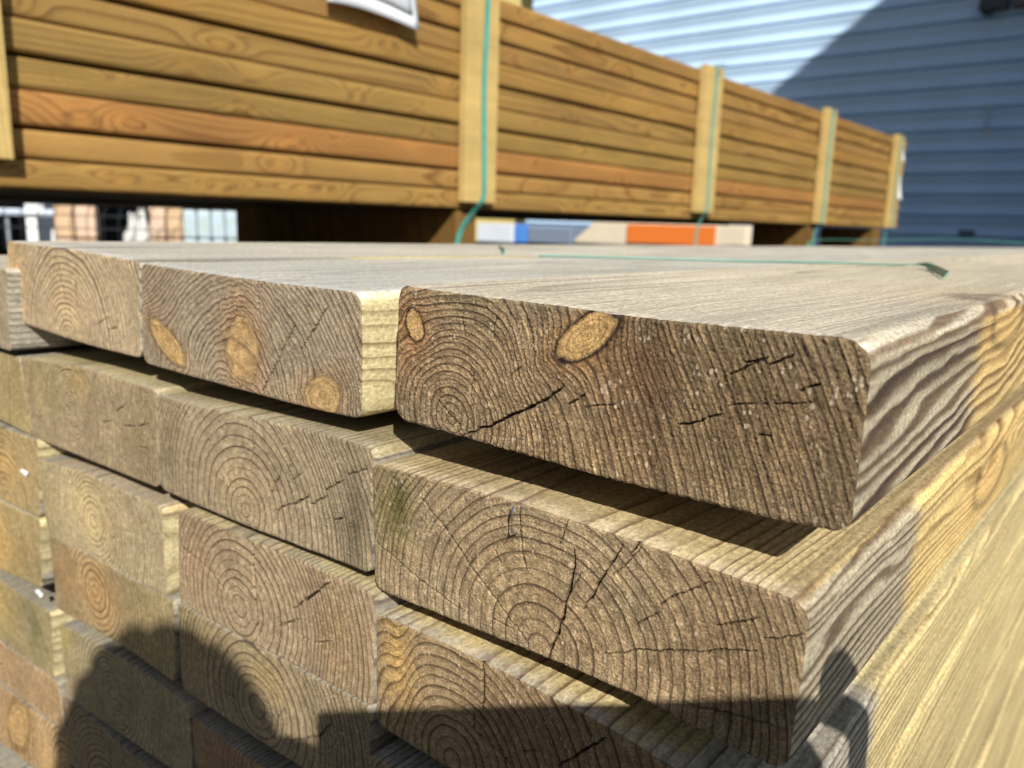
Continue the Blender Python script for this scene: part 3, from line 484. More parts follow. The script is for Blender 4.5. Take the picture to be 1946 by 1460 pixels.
# lower layers: mostly below the picture
COLX = [(-566, -421), (-415, -278), (-274, -152), (-148, -4)]
done = {(int(b[1]), int(b[2])) for b in SPEC}
rng = random.Random(4)
for r in range(3, 16):
    for c in range(4):
        if (r, c) in done: continue
        zt = -62-(r-1)*47.8
        if r == 3: zt = -166
        x0, x1 = COLX[c]; dx = rng.uniform(-2, 2); sec = dict(top=[(x0+dx, zt), (x1+dx, zt-rng.uniform(-.5, .5))], bot=[(x0+dx, zt-44.5), (x1+dx, zt-44.5)])
        near_ = r <= 6; tn = rng.uniform(.85, 1.3)
        pith = (rng.uniform(x0+30, x1-30), zt-rng.uniform(25, 60))
        wd_ = Wood(pith, seed=100+r*5+c, p0=3.5, p1=2.8, warp=.8, wob=3)
        if c == 3: wd_.side = (rng.choice([2.8, 3.6, 5.]), rng.uniform(-.02, .03), .2); wd_.side_kp = .7
        o = build_board('timber_board', STACK, sec, wd_, res=.6 if near_ else 1.5, yo=-6-r*.7+rng.uniform(-2, 2), rough=.6, base=(tn, tn*.9, tn*.74),
            ages=(75., 20.), cap_age=rng.uniform(.4, .8), near=(350. if c == 3 else 90.) if near_ else 20., ystep=(5. if c == 3 else 14.) if near_ else 60., seed=300+r*5+c, sag=SAG[c], side_res=3. if near_ else 6., cracks=[([(pith[0]+2, pith[1]+6), (pith[0]+5, zt-4)], .7)])
        o.data.materials.append(ENDS); nq = max(8, int(abs(sec['top'][-1][0]-sec['top'][0][0])/(.6 if near_ else 1.5)))*max(6, int(45/(.6 if near_ else 1.5)))
        mi = np.zeros(len(o.data.polygons), np.int32); mi[:nq] = 1; o.data.polygons.foreach_set('material_index', mi)
        lab = {(3, 3): 'fourth layer right-hand board, in shadow beneath the golden-striped end', (5, 1): 'sixth layer board in shadow under the grey-green ringed end', (5, 2): 'sixth layer board in deep shadow near the bottom edge of the photo',
               (4, 3): 'fifth layer right-hand board, in the photographer shadow at the lower edge'}.get((r, c), 'timber board low in the stack, below the lower edge of the photo')
        tag(o, lab, 'timber board', GRP)
for y in (150, 1300, 2400, 3400):
    o = MB().box(-575, 0, y, y+95, -899, -826, 3).build('timber_bearer', SLATW); tag(o, 'short timber bearer lying on the ground under the foreground stack', 'bearer', 'bearers under the foreground stack')
for n_, me in [(o.name, o.data) for o in bpy.data.objects if o.name.startswith('timber_bearer')]:
    set_attrs(me, np.array([v.co.z*300+v.co.x*80 for v in me.vertices]), np.ones((len(me.vertices), 3)), np.tile([0, 0, 0, 0], (len(me.vertices), 1)))
# small things on the stack
wp = mat('white_plastic', (.85, .85, .83), .4)
def tagbit(pos, rot, label):
    b = MB().box(-6, 6, -3, 1, -1.6, 1.6, .7); b.box(4, 7.5, -3.4, -.4, -2.6, 1.2, .6); o = b.build('plastic_clip', wp); o.location = [v*MM for v in pos]; o.rotation_euler = rot; o.scale = (.42, .42, .42); tag(o, label, 'plastic clip', 'white clips between boards')
tagbit((-443, -15, -126), (0, .25, .2), 'small white plastic clip between the two boards of the third layer')
tagbit((-431, -17, -196), (0, .4, .2), 'small white plastic clip under the corner of the golden fourth layer board')
st = MB().tube([(-89.2, -3.6, -58.6), (-89.1, -4.6, -60.5), (-89.0, -4.6, -66.5), (-88.9, -2.5, -67.3)], .42, 6)
tag(st.build('staple', mat('steel', (.75, .77, .78), .25, 1.)), 'tiny bright metal staple at the top edge of the board with the forked crack', 'staple')
# loose green strapping on top
green = mat('green_strapping', (.10, .43, .34), .35, noise_=.2, scale=60, spec=.6); green.node_tree.nodes['Principled BSDF'].inputs['Transmission Weight'].default_value = .15
pts = [(-262, 225, 2.2), (-232, 262, 2.4), (-175, 312, 2.2), (-134, 355, 2.6), (-100, 388, 2.6), (-84, 400, 3.2), (-72, 380, 2.2), (-58, 336, 2.0), (-47, 300, 2.0)]
def smooth_path(P, n=8):
    P = [np.array(p, float) for p in P]; out = []
    for i in range(len(P)-1):
        a, b, c, d = P[max(i-1, 0)], P[i], P[i+1], P[min(i+2, len(P)-1)]
        for k in range(n):
            t = k/n; out.append(.5*((2*b)+(-a+c)*t+(2*a-5*b+4*c-d)*t*t+(-a+3*b-3*c+d)*t**3))
    return out+[P[-1]]
tag(MB().ribbon(smooth_path(pts), (.4, -.9, .2), 4.4, .5).build('strap', green), 'loose green strap lying across the top of the foreground stack, bent at its right end', 'strap')
p2 = [(-560, 1500, -60), (-553, 1500, -20), (-548, 1500, 4), (-420, 1500, 9), (-280, 1500, 16), (-140, 1505, 10), (-10, 1500, 3.5), (1.8, 1500, 0), (2.2, 1500, -60), (2.2, 1500, -400), (2.2, 1500, -812)]
tag(MB().ribbon(smooth_path(p2, 5), (0, 1, 0), 12., .9).build('strap', green), 'green strap bound tightly around the far half of the foreground stack', 'strap')
p3 = [(-400, 344, 0.2), (-372, 314, .5), (-340, 280, .8), (-322, 260, .6)]
tag(MB().ribbon(smooth_path(p3, 6), (.7, -.6, .2), 6., .6).build('strap', green), 'short curled end of green strap on the stack beneath the batten', 'strap')
# ------------------------------------------------------------------ background pack of boards
GP = 'boards of the strapped pack'
zs = [46, 84, 124, 169, 211, 253, 298, 342, 385, 426, 468]; PX = -1100; PY0, PY1 = -500, 4165
hues = [(1.02, .96, .82), (1.06, .95, .84), (1.1, .86, .76), (.88, .87, .74), (.90, .88, .76), (.88, .84, .74), (.98, .90, .72), (.92, .84, .76), (.98, .88, .74), (.94, .84, .72)]
lab = ['bottom board of the strapped pack, with swirling knotty figure', 'second board from the bottom of the strapped pack, orange gold', 'third board from the bottom of the strapped pack, reddish with starry knots',
       'fourth board from the bottom of the strapped pack, plain olive brown', 'fifth board from the bottom of the strapped pack, with a round knot near the left', 'sixth board from the bottom of the strapped pack, dark streaky figure',
       'seventh board from the bottom of the strapped pack', 'fourth board from the top of the strapped pack', 'third board from the top of the strapped pack', 'top board of the strapped pack']
lab[7] = 'eighth board up of the strapped pack, crossing behind the white paper label'; lab[6] = 'seventh board up of the strapped pack, just below the white paper label'
lab[8] = 'second board from the top of the strapped pack'
rng = random.Random(9)
for i in range(10):
    z0, z1 = zs[i]+.5, zs[i+1]-(4. if i % 2 else 1.2); off = rng.uniform(-5, 3); x1 = PX+off; x0 = x1-140
    sec = dict(top=[(x0, z1), (x1, z1)], bot=[(x0, z0), (x1, z0)])
    kn = []; y = rng.uniform(100, 300)
    while y < 4500:
        kn.append((y, rng.uniform(z0+10, z1-8), rng.uniform(8, 15), rng.uniform(6, 9), rng.choice([-2.2, 2.2, 3]), x1)); y += rng.uniform(170, 520)
    if i == 4: kn += [(PY0*-1+460, z1-20, 15, 11, 3, x1), (PY0*-1+770, z0+16, 14, 12, -3, x1)]
    if i == 0: kn += [(560+150*k, z0+20, 22, 7, 4, x1) for k in range(5)]
    if i == 2: kn += [(800, z0+14, 18, 12, 3.5, x1), (1130, z0+16, 16, 11, -3.5, x1)]
    pith = (x1-rng.uniform(60, 110), (z0+z1)/2+rng.uniform(-60, 60)) if i not in (0, 2) else (x1-25, z0+10)
    o = build_board('pack_board', PACKW, sec, Wood(pith, seed=500+i, p0=5, p1=5, warp=.6, wob=7, sideknots=kn, hcol=(1.45, 1.25, 1.05), slope=(rng.uniform(-.004, .004), rng.uniform(-.004, .004))), res=6., radii=(4, 4, 4, 4), yo=PY0+rng.uniform(-6, 6), length=PY1-PY0+rng.uniform(-12, 12),
        rough=.1, base=hues[i], sidebase=tuple(.88*q for q in hues[i]), near=2400., ystep=9., k=0., seed=520+i, side_res=3., lstep=1, ages=(1e6, 1.))
    tag(o, lab[i], 'board', GP)
# inner boards of the pack
mb_cache = {}
for i in range(10):
    for j in range(1, 5 if i in (0, 9) else 2):
        z0, z1 = zs[i]+.5, zs[i+1]-2; x1 = PX-8-j*144
        b = MB().box(x1-140, x1, PY0, PY1+rng.uniform(-20, 10), z0, z1, 3)
        o = b.build('pack_board', PACKW); me = o.data
        set_attrs(me, np.array([v.co.z*120+v.co.x*60 for v in me.vertices]), np.tile(hues[i], (len(me.vertices), 1)), np.tile([0, 0, 0, 0], (len(me.vertices), 1)))
        tag(o, 'inner board of the strapped pack, hidden behind its outer boards', 'board', GP)
def paint(o, tint, zf=60, xf=200, yf=1.5):
    me = o.data; set_attrs(me, np.array([v.co.z*4+v.co.x*xf+v.co.y*yf for v in me.vertices]), np.tile(tint, (len(me.vertices), 1)), np.tile([0, 0, 0, 0], (len(me.vertices), 1)))
sy = [(120, 213, 80, 560), (1020, 1112, 59, 560), (2002, 2112, 66, 476), (2985, 3092, 52, 478), (3925, 4040, 48, 474)]
sl = ['upright batten at the left edge of the photo on the strapped pack', 'wide pale upright batten with a green strap, nearest the middle of the photo', 'upright batten under a green strap, second along the pack toward the wall',
      'narrow looking upright batten, third along the pack toward the wall', 'upright batten at the far end of the pack beside the blue wall']
for (y0, y1, z0, z1), l in zip(sy, sl):
    b = MB(); n_ = 14
    for k in range(n_): pass
    b.box(PX+3, PX+23, y0, y1, z0, z1-90 if z1 > 500 else z1, 2.5); o = b.build('batten', SLATW); paint(o, (1.0, .98, .9), xf=300, yf=140)
    tag(o, l, 'batten', 'upright battens on the pack')
gl = [None, 'long green strap running down the widest batten and under the pack', 'green strap over the second batten along the pack', 'pale green strap over the third batten along the pack', 'pale strap over the farthest batten of the pack']
green2 = mat('faded_strapping', (.16, .42, .34), .4, noise_=.2, scale=30)
for i in range(1, 5):
    y0, y1, z0, z1 = sy[i]; yc = (y0+y1)/2+4
    P = [(PX-720, yc, 466), (PX-10, yc, z1+3), (PX+16, yc, z1+3), (PX+26, yc, z1-8)]+[(PX+26, yc+3*math.sin(z/60.), z) for z in np.linspace(z1-40, z0+20, 8)]+[(PX+25, yc-6, z0), (PX+8, yc-14, 36), (PX-2, yc-34, 4), (PX-4, yc-46, -34), (PX-4, yc-50, -46)]
    if i > 1: P = P[:-4]+[(PX+25, yc, z0), (PX+6, yc, 40), (PX, yc-4, 0), (PX, yc-6, -46)]
    o = MB().ribbon(smooth_path(P, 3), (0, 1, 0), 13. if i < 3 else 20., 1.).build('strap', green if i < 2 else green2); tag(o, gl[i], 'strap', 'straps around the pack')
# white label on the pack
lm = mat('label_paper', (.78, .80, .84), .5); 
rt_ = empty('pack_label', (PX+5, 790, 405)); tag(rt_, 'white paper label in a plastic pouch hanging on the pack beside the widest batten', 'label')
def sheet(y0, y1, z0, z1, x, curl, n=14, th=.5):
    V = []; F = []
    for s_ in (0, 1):
        for j in range(n+1):
            for i in range(n+1):
                u, v = i/n, j/n; zz = z0+(z1-z0)*v+(1-v)*(6*math.sin(u*3.4)-10*u); xx = x+curl*((1-v)**2)*(.6+.8*u)+1.5*math.sin(u*9)*(1-v)+s_*th
                V.append((xx, y0+(y1-y0)*u-10*(1-v)*(1-u)+8*(1-v)*u, zz))
    m_ = (n+1)**2
    for s_ in (0, 1):
        for j in range(n):
            for i in range(n):
                a = s_*m_+j*(n+1)+i; q = (a, a+1, a+n+2, a+n+1); F.append(q if s_ else q[::-1])
    ed = [i for i in range(n+1)]+[j*(n+1)+n for j in range(1, n+1)]+[n*(n+1)+i for i in range(n-1, -1, -1)]+[j*(n+1) for j in range(n-1, 0, -1)]
    for a, b in zip(ed, ed[1:]+ed[:1]): F.append((a, b, b+m_, a+m_))
    return V, F
V, F = sheet(-85, 90, -40, 190, 0, 16); o = mesh_obj('pouch', V, F, lm, rt_, True)
V, F = sheet(-66, 74, -16, 180, 3, 14); mesh_obj('paper', V, F, mat('printed_paper', (.52, .54, .58), .6, noise_=.3, scale=90, stretch=(1, 1, 3)), rt_, True)
for i in range(2):       # a second pack close behind the first, its shade painted in by a darkened tint
    for j in range(8):
        x1 = -1960-j*146
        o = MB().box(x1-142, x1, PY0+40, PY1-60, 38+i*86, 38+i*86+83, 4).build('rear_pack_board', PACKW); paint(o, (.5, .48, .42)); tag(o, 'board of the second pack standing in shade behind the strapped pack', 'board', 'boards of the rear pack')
for y in (100, 1750):
    o = MB().box(-3100, -2600, y, y+80, -900, 36, 4).build('trestle_post', SLATW); paint(o, (.2, .17, .13)); tag(o, 'dark trestle block carrying the rear pack of boards', 'trestle', 'trestles under the rear pack')
V, F = sheet(4040, 4110, 190, 300, PX+8, 10); tag(mesh_obj('plastic_flap', V, F, mat('white_film_flap', (.85, .86, .86), .25), None, True), 'bright white scrap of film at the far end of the strapped pack', 'plastic film')  # added white sheets stand in for the bright glare at the pack's end
V, F = sheet(4044, 4100, 370, 450, PX+6, 8); tag(mesh_obj('plastic_flap', V, F, bpy.data.materials['white_film_flap'], None, True), 'small pale film flap near the top of the far end of the pack', 'plastic film')
# bearers below the pack
for (y0, y1, x0), l in zip([(1025, 1082, -1920), (2967, 3060, -1325), (3817, 3925, -1350)], ['dark timber bearer under the pack below the widest batten, its end lit by the sun', 'timber bearer under the far part of the pack, right of the orange band', 'last timber bearer under the pack beside the blue wall']):
    o = MB().box(x0, PX-4, y0, y1, -56, 42, 3).build('bearer', SLATW); paint(o, (.34, .25, .15), xf=20, yf=4); tag(o, l, 'bearer', 'bearers carrying the pack')  # tint lowered to paint the under-pack shade into the bearers
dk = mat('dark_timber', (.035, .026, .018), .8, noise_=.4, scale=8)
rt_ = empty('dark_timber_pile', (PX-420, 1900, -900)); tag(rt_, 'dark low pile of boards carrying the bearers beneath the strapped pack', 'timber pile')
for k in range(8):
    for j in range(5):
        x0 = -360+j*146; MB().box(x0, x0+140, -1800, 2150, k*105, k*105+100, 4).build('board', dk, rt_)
# ------------------------------------------------------------------ blue clad warehouse
def cladding(x0, x1, y, z0, z1, pitch=192., zoff=963.):
    prof = [(0, 16), (7, 16), (10, -22), (20, -32), (45, -27), (75, -15), (96, -12), (118, -15), (150, -26), (176, -32), (186, -22)]
    pts = []; k = math.floor((z0-zoff)/pitch)
    z = zoff+k*pitch
    while z < z1:
        pts += [(y+d, z+h) for h, d in prof if z0 <= z+h <= z1]; z += pitch
    xs_ = np.linspace(x0, x1, 13); V = []; F = []
    for x in xs_:
        for (yy, zz) in pts: V.append((x, yy, zz))
    n = len(pts)
    for i in range(len(xs_)-1):
        for j in range(n-1): F.append((i*n+j, (i+1)*n+j, (i+1)*n+j+1, i*n+j+1))
    m_ = len(V); V += [(x0, y+250, z0), (x1, y+250, z0), (x1, y+250, z1), (x0, y+250, z1)]; F.append((m_+1, m_, m_+3, m_+2))
    return V, F
blue = mat('blue_painted_steel', (.56, .74, .93), .42, noise_=.10, scale=1.6, stretch=(1, 1, .35), spec=.4)
nt = blue.node_tree
wh = empty('warehouse', (0, 8400, -900)); tag(wh, 'pale blue warehouse with horizontal ribbed metal cladding, partly in slanting shade', 'warehouse')
V, F = cladding(-6890, 1500, 0, 0, 6000, zoff=1863.); mesh_obj('wall', V, F, blue, wh)
MB().box(-6890, 1500, 200, 9000, 0, 5990, 0).build('wall_core', blue, wh)
MB().box(-6930, 1500, -60, 9050, 6000, 6130, 8).build('roof', mat('roof_trim', (.3, .35, .42), .5), wh)
wing = empty('warehouse_wing', (1500, 3200, -900)); tag(wing, 'side wing of the blue warehouse, right of the photo, shading its wall', 'warehouse')
# added, out of view: mono-pitch roof edge sloped to cast the wall's diagonal shadow
def wz(y): return 6090+(8400-(3200+y))*.19
V = [(0, 0, 0), (0, 5180, 0), (0, 5180, wz(5180)), (0, 0, wz(0)), (5000, 0, 0), (5000, 5180, 0), (5000, 5180, wz(5180)), (5000, 0, wz(0))]
mesh_obj('wall', V, [(0, 1, 2, 3)[::-1], (4, 5, 6, 7), (0, 4, 7, 3), (1, 5, 6, 2)[::-1]], blue, wing)
V = [(-20, -20, wz(0)+2), (-20, 5170, wz(5180)+2), (5020, 5170, wz(5180)+2), (5020, -20, wz(0)+2)]; V += [(a, b, c+70) for a, b, c in V]
mesh_obj('roof', V, [(0, 1, 2, 3), (7, 6, 5, 4), (0, 4, 5, 1), (1, 5, 6, 2), (2, 6, 7, 3), (3, 7, 4, 0)], mat('wing_roof', (.3, .35, .42), .5), wing)
# fittings on the wall
fit = mat('dark_fitting', (.05, .055, .06), .5); lgt = mat('pale_steel', (.55, .6, .66), .35, .4)
f = empty('wall_lamp', (-1620, 8370, 1985)); tag(f, 'dark wall lamp on a bracket high on the blue wall at the top right corner', 'lamp')
MB().box(-100, 120, -160, -20, -20, 90, 12).build('housing', fit, f); MB().tube([(-60, -30, 20), (-60, -90, -50), (10, -120, -60)], 14, 8).build('bracket', fit, f); MB().box(150, 330, -120, 0, -10, 110, 10).build('gear_box', mat('brown_fitting', (.12, .10, .09), .6), f)
f = empty('door_handle_bar', (-1545, 8375, 1065)); tag(f, 'short pale vertical grab bar on the blue wall', 'grab bar')
MB().tube([(0, 5, 118), (0, -50, 112), (0, -55, 60), (-4, -55, -80), (-6, -50, -112), (-6, 5, -118)], 12, 8).build('bar', lgt, f); MB().box(-28, 28, -12, 4, 100, 140, 4).build('mount', lgt, f); MB().box(-34, 22, -12, 4, -140, -100, 4).build('mount', lgt, f)
f = MB().box(-60, 70, -40, 10, -28, 30, 8); o = f.build('vent_plate', mat('grey_plate', (.12, .15, .2), .5)); o.location = (-1.60, 8.372, .045); tag(o, 'small dark vent plate low on the blue wall just above the stack', 'vent')
# ------------------------------------------------------------------ yellow building
yb = empty('yellow_building', (-9500, 9000, -900)); tag(yb, 'cream yellow building just left of the blue warehouse, showing over the pack', 'building')
ym = mat('yellow_render', (.72, .56, .20), .8, noise_=.08, scale=3)
MB().box(-2000, 2560, -60, 6000, 0, 6500, 0).build('wall', ym, yb); MB().box(-2050, 2575, -120, 6050, 6500, 6640, 10).build('roof', mat('dark_roof', (.06, .06, .065), .6), yb)
for k in range(3):
    w_ = MB().box(-1300+k*1250, -500+k*1250, -75, -58, 2500, 3700, 4).build('window', mat('frame_%d' % k, (.7, .7, .68), .5), yb); MB().box(-1240+k*1250, -560+k*1250, -80, -74, 2560, 3640, 0).build('pane', mat('glass_%d' % k, (.03, .04, .05), .08), w_)
# ------------------------------------------------------------------ open shed on the left
shd = empty('open_shed', (-9000, 3200, -900)); tag(shd, 'open-fronted dark shed far beyond the pack, seen through the gap under it', 'shed')
dm = mat('shed_dark', (.03, .035, .045), .8, noise_=.3, scale=2)  # near-black base colour paints the shed's inner shade onto its walls
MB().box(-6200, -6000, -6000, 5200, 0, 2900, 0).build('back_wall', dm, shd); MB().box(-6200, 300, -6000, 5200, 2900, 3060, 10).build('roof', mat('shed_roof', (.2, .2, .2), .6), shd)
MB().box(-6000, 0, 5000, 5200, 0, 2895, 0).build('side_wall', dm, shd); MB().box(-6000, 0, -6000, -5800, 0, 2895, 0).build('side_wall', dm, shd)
for y in (-4000, -2000, 0, 2000, 4000): MB().box(-160, 0, y-80, y+80, 0, 2895, 6).build('post', mat('post_paint', (.06, .07, .09), .5) if y == -4000 else bpy.data.materials['post_paint'], shd)
# ------------------------------------------------------------------ yard goods seen under the pack
VR = math.radians(61.5)        # these stand roughly square to the view
def frame(p): return empty(p[0], p[1], VR)
white = mat('white_paint', (.78, .79, .78), .45)
r_ = empty('storage_rack', (-6650, 2212, -900), VR); tag(r_, 'white steel rack post with cross beams, leftmost in the gap under the pack', 'rack')
MB().box(-36, 36, -36, 36, 0, 912, 5).build('post', white, r_); MB().box(-240, 170, -60, -38, 866, 914, 4).build('beam', mat('blue_white_beam', (.55, .62, .74), .5), r_); MB().box(-30, 90, -75, -62, 880, 950, 4).build('beam_end', white, r_)
MB().box(-170, -150, -20, 20, 0, 860, 3).build('brace', mat('grey_steel', (.3, .32, .34), .5, .5), r_)
o = MB().tube([(-5830, 1960, -900), (-5830, 1960, -130)], [60, 8], 10).build('bollard', white); o.location = (0, 0, 0); o.hide_render = False
o.location = (-.66, .33, 0); tag(o, 'small white pointed bollard at the foot of the white rack', 'bollard')
tan = mat('tan_carton', (.62, .42, .24), .75, noise_=.15, scale=12, col2=(.50, .33, .19)); tan2 = mat('pale_carton', (.66, .46, .32), .75, noise_=.12, scale=9)
def carton(px, py, z, wx, wy, hz, m_, label, grp, rot=0.):
    b = MB().box(-wx/2, wx/2, -wy/2, wy/2, 0, hz, 10); o = empty('carton', (px, py, z), VR+rot); b.build('body', m_, o)
    MB().box(-wx/2+8, wx/2-8, -18, 18, hz+1, hz+3, 0).build('tape', mat('tape_'+grp[:4], (.45, .3, .16), .3) if 'tape_'+grp[:4] not in bpy.data.materials else bpy.data.materials['tape_'+grp[:4]], o)
    tag(o, label, 'carton', grp)
d1 = np.array([math.cos(VR), math.sin(VR)])
for lv in range(4):
    for c in range(2):
        p = np.array([-6470, 2385])+d1*(c*140-0); z = -900+lv*240; nm = ['bottom', 'second', 'third', 'top'][lv]
        carton(p[0], p[1], z, 132 if c else 122, 300, 225, tan if (lv+c) % 2 else tan2, '%s tan carton of the %s column beside the white rack post' % (nm, ['left', 'right'][c]), 'cartons by the rack')
for lv in range(4):
    for c in range(2):
        p = np.array([-5960, 2836])+d1*(c*116); z = -900+lv*244; nm = ['bottom', 'second', 'third', 'top'][lv]
        carton(p[0], p[1], z, 108, 300, 232, tan2 if (lv+c) % 2 else tan, '%s pinkish carton of the %s column beside the blue wrapped pallet' % (nm, ['left', 'right'][c]), 'cartons by the pallet')
# white sacks
sk = mat('white_sack', (.62, .62, .58), .6, noise_=.25, scale=14, bump=.6)
def sack(p, rz, sc, label):
    bm = bmesh.new(); bmesh.ops.create_uvsphere(bm, u_segments=28, v_segments=18, radius=1)
    for v in bm.verts:
        c = v.co; n_ = .08*math.sin(c.x*7+c.z*5)+.05*math.sin(c.y*11+c.z*9)
        c.x = math.copysign(abs(c.x)**.6, c.x)*sc[0]*(1+n_); c.y = math.copysign(abs(c.y)**.6, c.y)*sc[1]*(1+n_); c.z = (math.copysign(abs(c.z)**.65, c.z)+1)*sc[2]*(1+.3*n_)
        if c.z > sc[2]*1.7: c.x *= .6; c.y *= .6
    V = [v.co[:] for v in bm.verts]; F = [[v.index for v in f.verts] for f in bm.faces]; bm.free()
    o = mesh_obj('sack', V, F, sk, None, True); o.location = [q*MM for q in p]; o.rotation_euler = (0, 0, rz); tag(o, label, 'sack', 'white sacks in the yard')
sack((-6075, 2700, -900), VR, (70, 120, 455), 'tall white sack leaning between the two carton columns'); sack((-6020, 2740, -900), VR+.2, (46, 90, 470), 'narrow white sack against the pinkish cartons')
sack((-5975, 2800, -900), VR, (30, 60, 465), 'thin crumpled white sack pressed on the pinkish cartons')
# wrapped pallet
wr = empty('wrapped_pallet', (-5615, 3065, -900), VR); tag(wr, 'pallet of pale blue wrapped blocks, right of the pinkish cartons', 'pallet load')
wrapm = mat('blue_wrap', (.46, .56, .66), .3, noise_=.25, scale=16, bump=.5, col2=(.40, .48, .44))
for k in range(4):
    for lv in range(4): MB().box(-190+k*96, -98+k*96, -200, 200, 125+lv*206, 125+lv*206+199, 22).build('wrapped_block', wrapm, wr)
pm = mat('pallet_wood', (.35, .25, .14), .8)
for k in range(5): MB().box(-195+k*82, -135+k*82, -205, 205, 95, 122, 2).build('deck_slat', pm, wr)
for k in range(3): MB().box(-190, 195, -200+k*180, -140+k*180, 0, 93, 2).build('runner', pm, wr)
sack((-5385, 3222, -900), VR, (120, 110, 385), 'low white bundle right of the blue wrapped pallet')
# wire mesh fence in front of the goods
fn = empty('mesh_fence', (-6000, 2600, -900), VR); tag(fn, 'dark wire mesh fence panel in front of the cartons and wrapped pallet', 'fence')
fm = mat('fence_wire', (.03, .035, .04), .5, .3); b = MB()
for k in range(17): x = -820+k*100; b.tube([(x, -260, 40), (x, -260, 840), (x+8, -262, 900), (x+36, -275, 960)], 4.2, 5)
for z in (60, 250, 440, 630, 792, 880): b.tube([(-820, -256, z), (780, -256, z)], 4.2, 5)
b.build('wire_mesh', fm, fn)
for x in (-900, 860): MB().tube([(x, -260, 0), (x, -260, 990)], 24, 10).build('post', fm, fn)
# goods behind, right part of the gap
pl = empty('trailer_bed', (-3600, 5400, -900)); tag(pl, 'dark flat trailer bed under the white, blue and orange packs', 'trailer')
MB().box(-1400, 1350, -230, 900, 560, 742, 6).build('bed', mat('trailer_black', (.02, .02, .022), .5), pl)
for x in (-1000, 900):
    for y in (-120, 780): MB().tube([(x, y-70, 280), (x, y+70, 280)], 280, 24).build('wheel', fit, pl)
MB().box(-1300, 1250, 250, 420, 380, 558, 4).build('chassis', fit, pl)
def pk(name, x0, x1, z0, z1, m_, label, sl=0, y0=5200, y1=5900, r=14):
    b = MB(); n_ = 0
    b.box(x0, x1, y0, y1, z0, z1, r)
    if sl: b.V = [(v[0]-(sl if v[0] < (x0+x1)/2 and v[2] < (z0+z1)/2 else 0), v[1], v[2]) for v in b.V]
    o = b.build(name, m_); tag(o, label, 'wrapped pack', 'packs on the trailer'); return o
pk('wrapped_pack', -4870, -4450, -152, 8, mat('white_film', (.72, .77, .82), .3, noise_=.08, scale=5), 'white film-wrapped pack at the left of the gap, beside the bright blue one')
pk('wrapped_pack', -4438, -4300, -148, 8, mat('bright_blue_film', (.09, .27, .72), .35), 'short bright blue pack between the white and the grey ribbed ones')
o = pk('wrapped_pack', -4290, -3830, -146, 6, mat('grey_blue_film', (.17, .21, .28), .45), 'grey-blue ribbed pack between the blue and the cream ones')
b = MB()
for k in range(9):
    for zz in (-130, -88, -46): b.box(-4270+k*50, -4238+k*50, 5184, 5199, zz, zz+30, 5)
b.build('ribs', mat('rib_grey', (.30, .36, .45), .45), o)
cream = mat('cream_board', (.78, .66, .48), .6, noise_=.06, scale=6)
pk('wrapped_pack', -3640, -2335, -128, 46, cream, 'long cream pack with a slanted left end and a broad orange band', sl=170, r=22)
c_ = [o for o in bpy.data.objects if o.get('label', '').startswith('long cream')][0]
MB().box(-3300, -2570, 5188, 5199, -104, 34, 3).build('orange_band', mat('orange_print', (.80, .20, .03), .5), c_)
# ------------------------------------------------------------------ the photographer (behind the camera; seen only as a shadow)
R_ = np.cross(L, [0, 0, 1.]); R_ /= np.linalg.norm(R_); U_ = np.cross(R_, L)
def SL(l, u, d): return CAM+R_*l+U_*u-L*d                       # along the light
def CP(r, u, b): return CAM+RT*r+UP*u-FW*b                       # in the phone's own plane
ph = empty('smartphone', CAM-FW*2); ph.location = [v*MM for v in CAM]; tag(ph, 'black smartphone held sideways by the photographer, throwing the straight-edged shadow', 'phone')
phm = mat('phone_black', (.02, .02, .022), .25); b = MB(); b.box(-20, 127, -61, 11, 3, 11, 2.6); inv = [None]
def to_cam(vs_): return [tuple((RT*v[0]+UP*v[1]-FW*v[2])) for v in vs_]
o = mesh_obj('body', to_cam(b.V), b.F, phm, ph); b = MB().box(-17, 124, -58, 8, 11.1, 11.5); mesh_obj('screen', to_cam(b.V), b.F, mat('screen_glass', (.01, .01, .012), .08), ph)
def skin(name, nodes, edges, mt, parent=None, root=0, sub=2):
    me = bpy.data.meshes.new(name); me.from_pydata([tuple(np.array(p)*MM) for p, r in nodes], edges, []); o = link(bpy.data.objects.new(name, me))
    if mt: me.materials.append(mt)
    md = o.modifiers.new('skin', 'SKIN'); sl_ = me.skin_vertices[0].data
    for i, (p, r) in enumerate(nodes):
        rr_ = r if isinstance(r, tuple) else (r, r); sl_[i].radius = (rr_[0]*MM, rr_[1]*MM); sl_[i].use_root = (i == root)
    md.use_smooth_shade = True; s2 = o.modifiers.new('sub', 'SUBSURF'); s2.levels = s2.render_levels = sub
    if parent: o.parent = parent
    return o
skinm = mat('skin', (.55, .34, .24), .55, sub=.1); jm = mat('navy_jacket', (.03, .04, .08), .8); tm = mat('jeans', (.06, .09, .16), .85)
Hc = SL(-114, -30, 350); Bk = np.array([math.sin(_a), -math.cos(_a), 0.]); Zv = np.array([0, 0, 1.])
def BP(base, r, b, z): return np.array(base)+R_*r+Bk*b+Zv*z
neck = BP(Hc, 10, 60, -125); chest = BP(Hc, 22, 110, -300); pel = BP(Hc, 20, 250, -640); gz = -900
shR = BP(chest, 165, 0, 80); shL = BP(chest, -165, 0, 80)
elR = BP(CP(110, -60, 0), 70, 190, -250); elL = BP(CP(-60, -60, 0), -150, 210, -260)
wrR = CP(150, -95, 60); wrL = CP(-75, -110, 55); paR = CP(140, -45, 30); paL = CP(-37, -42, 30)
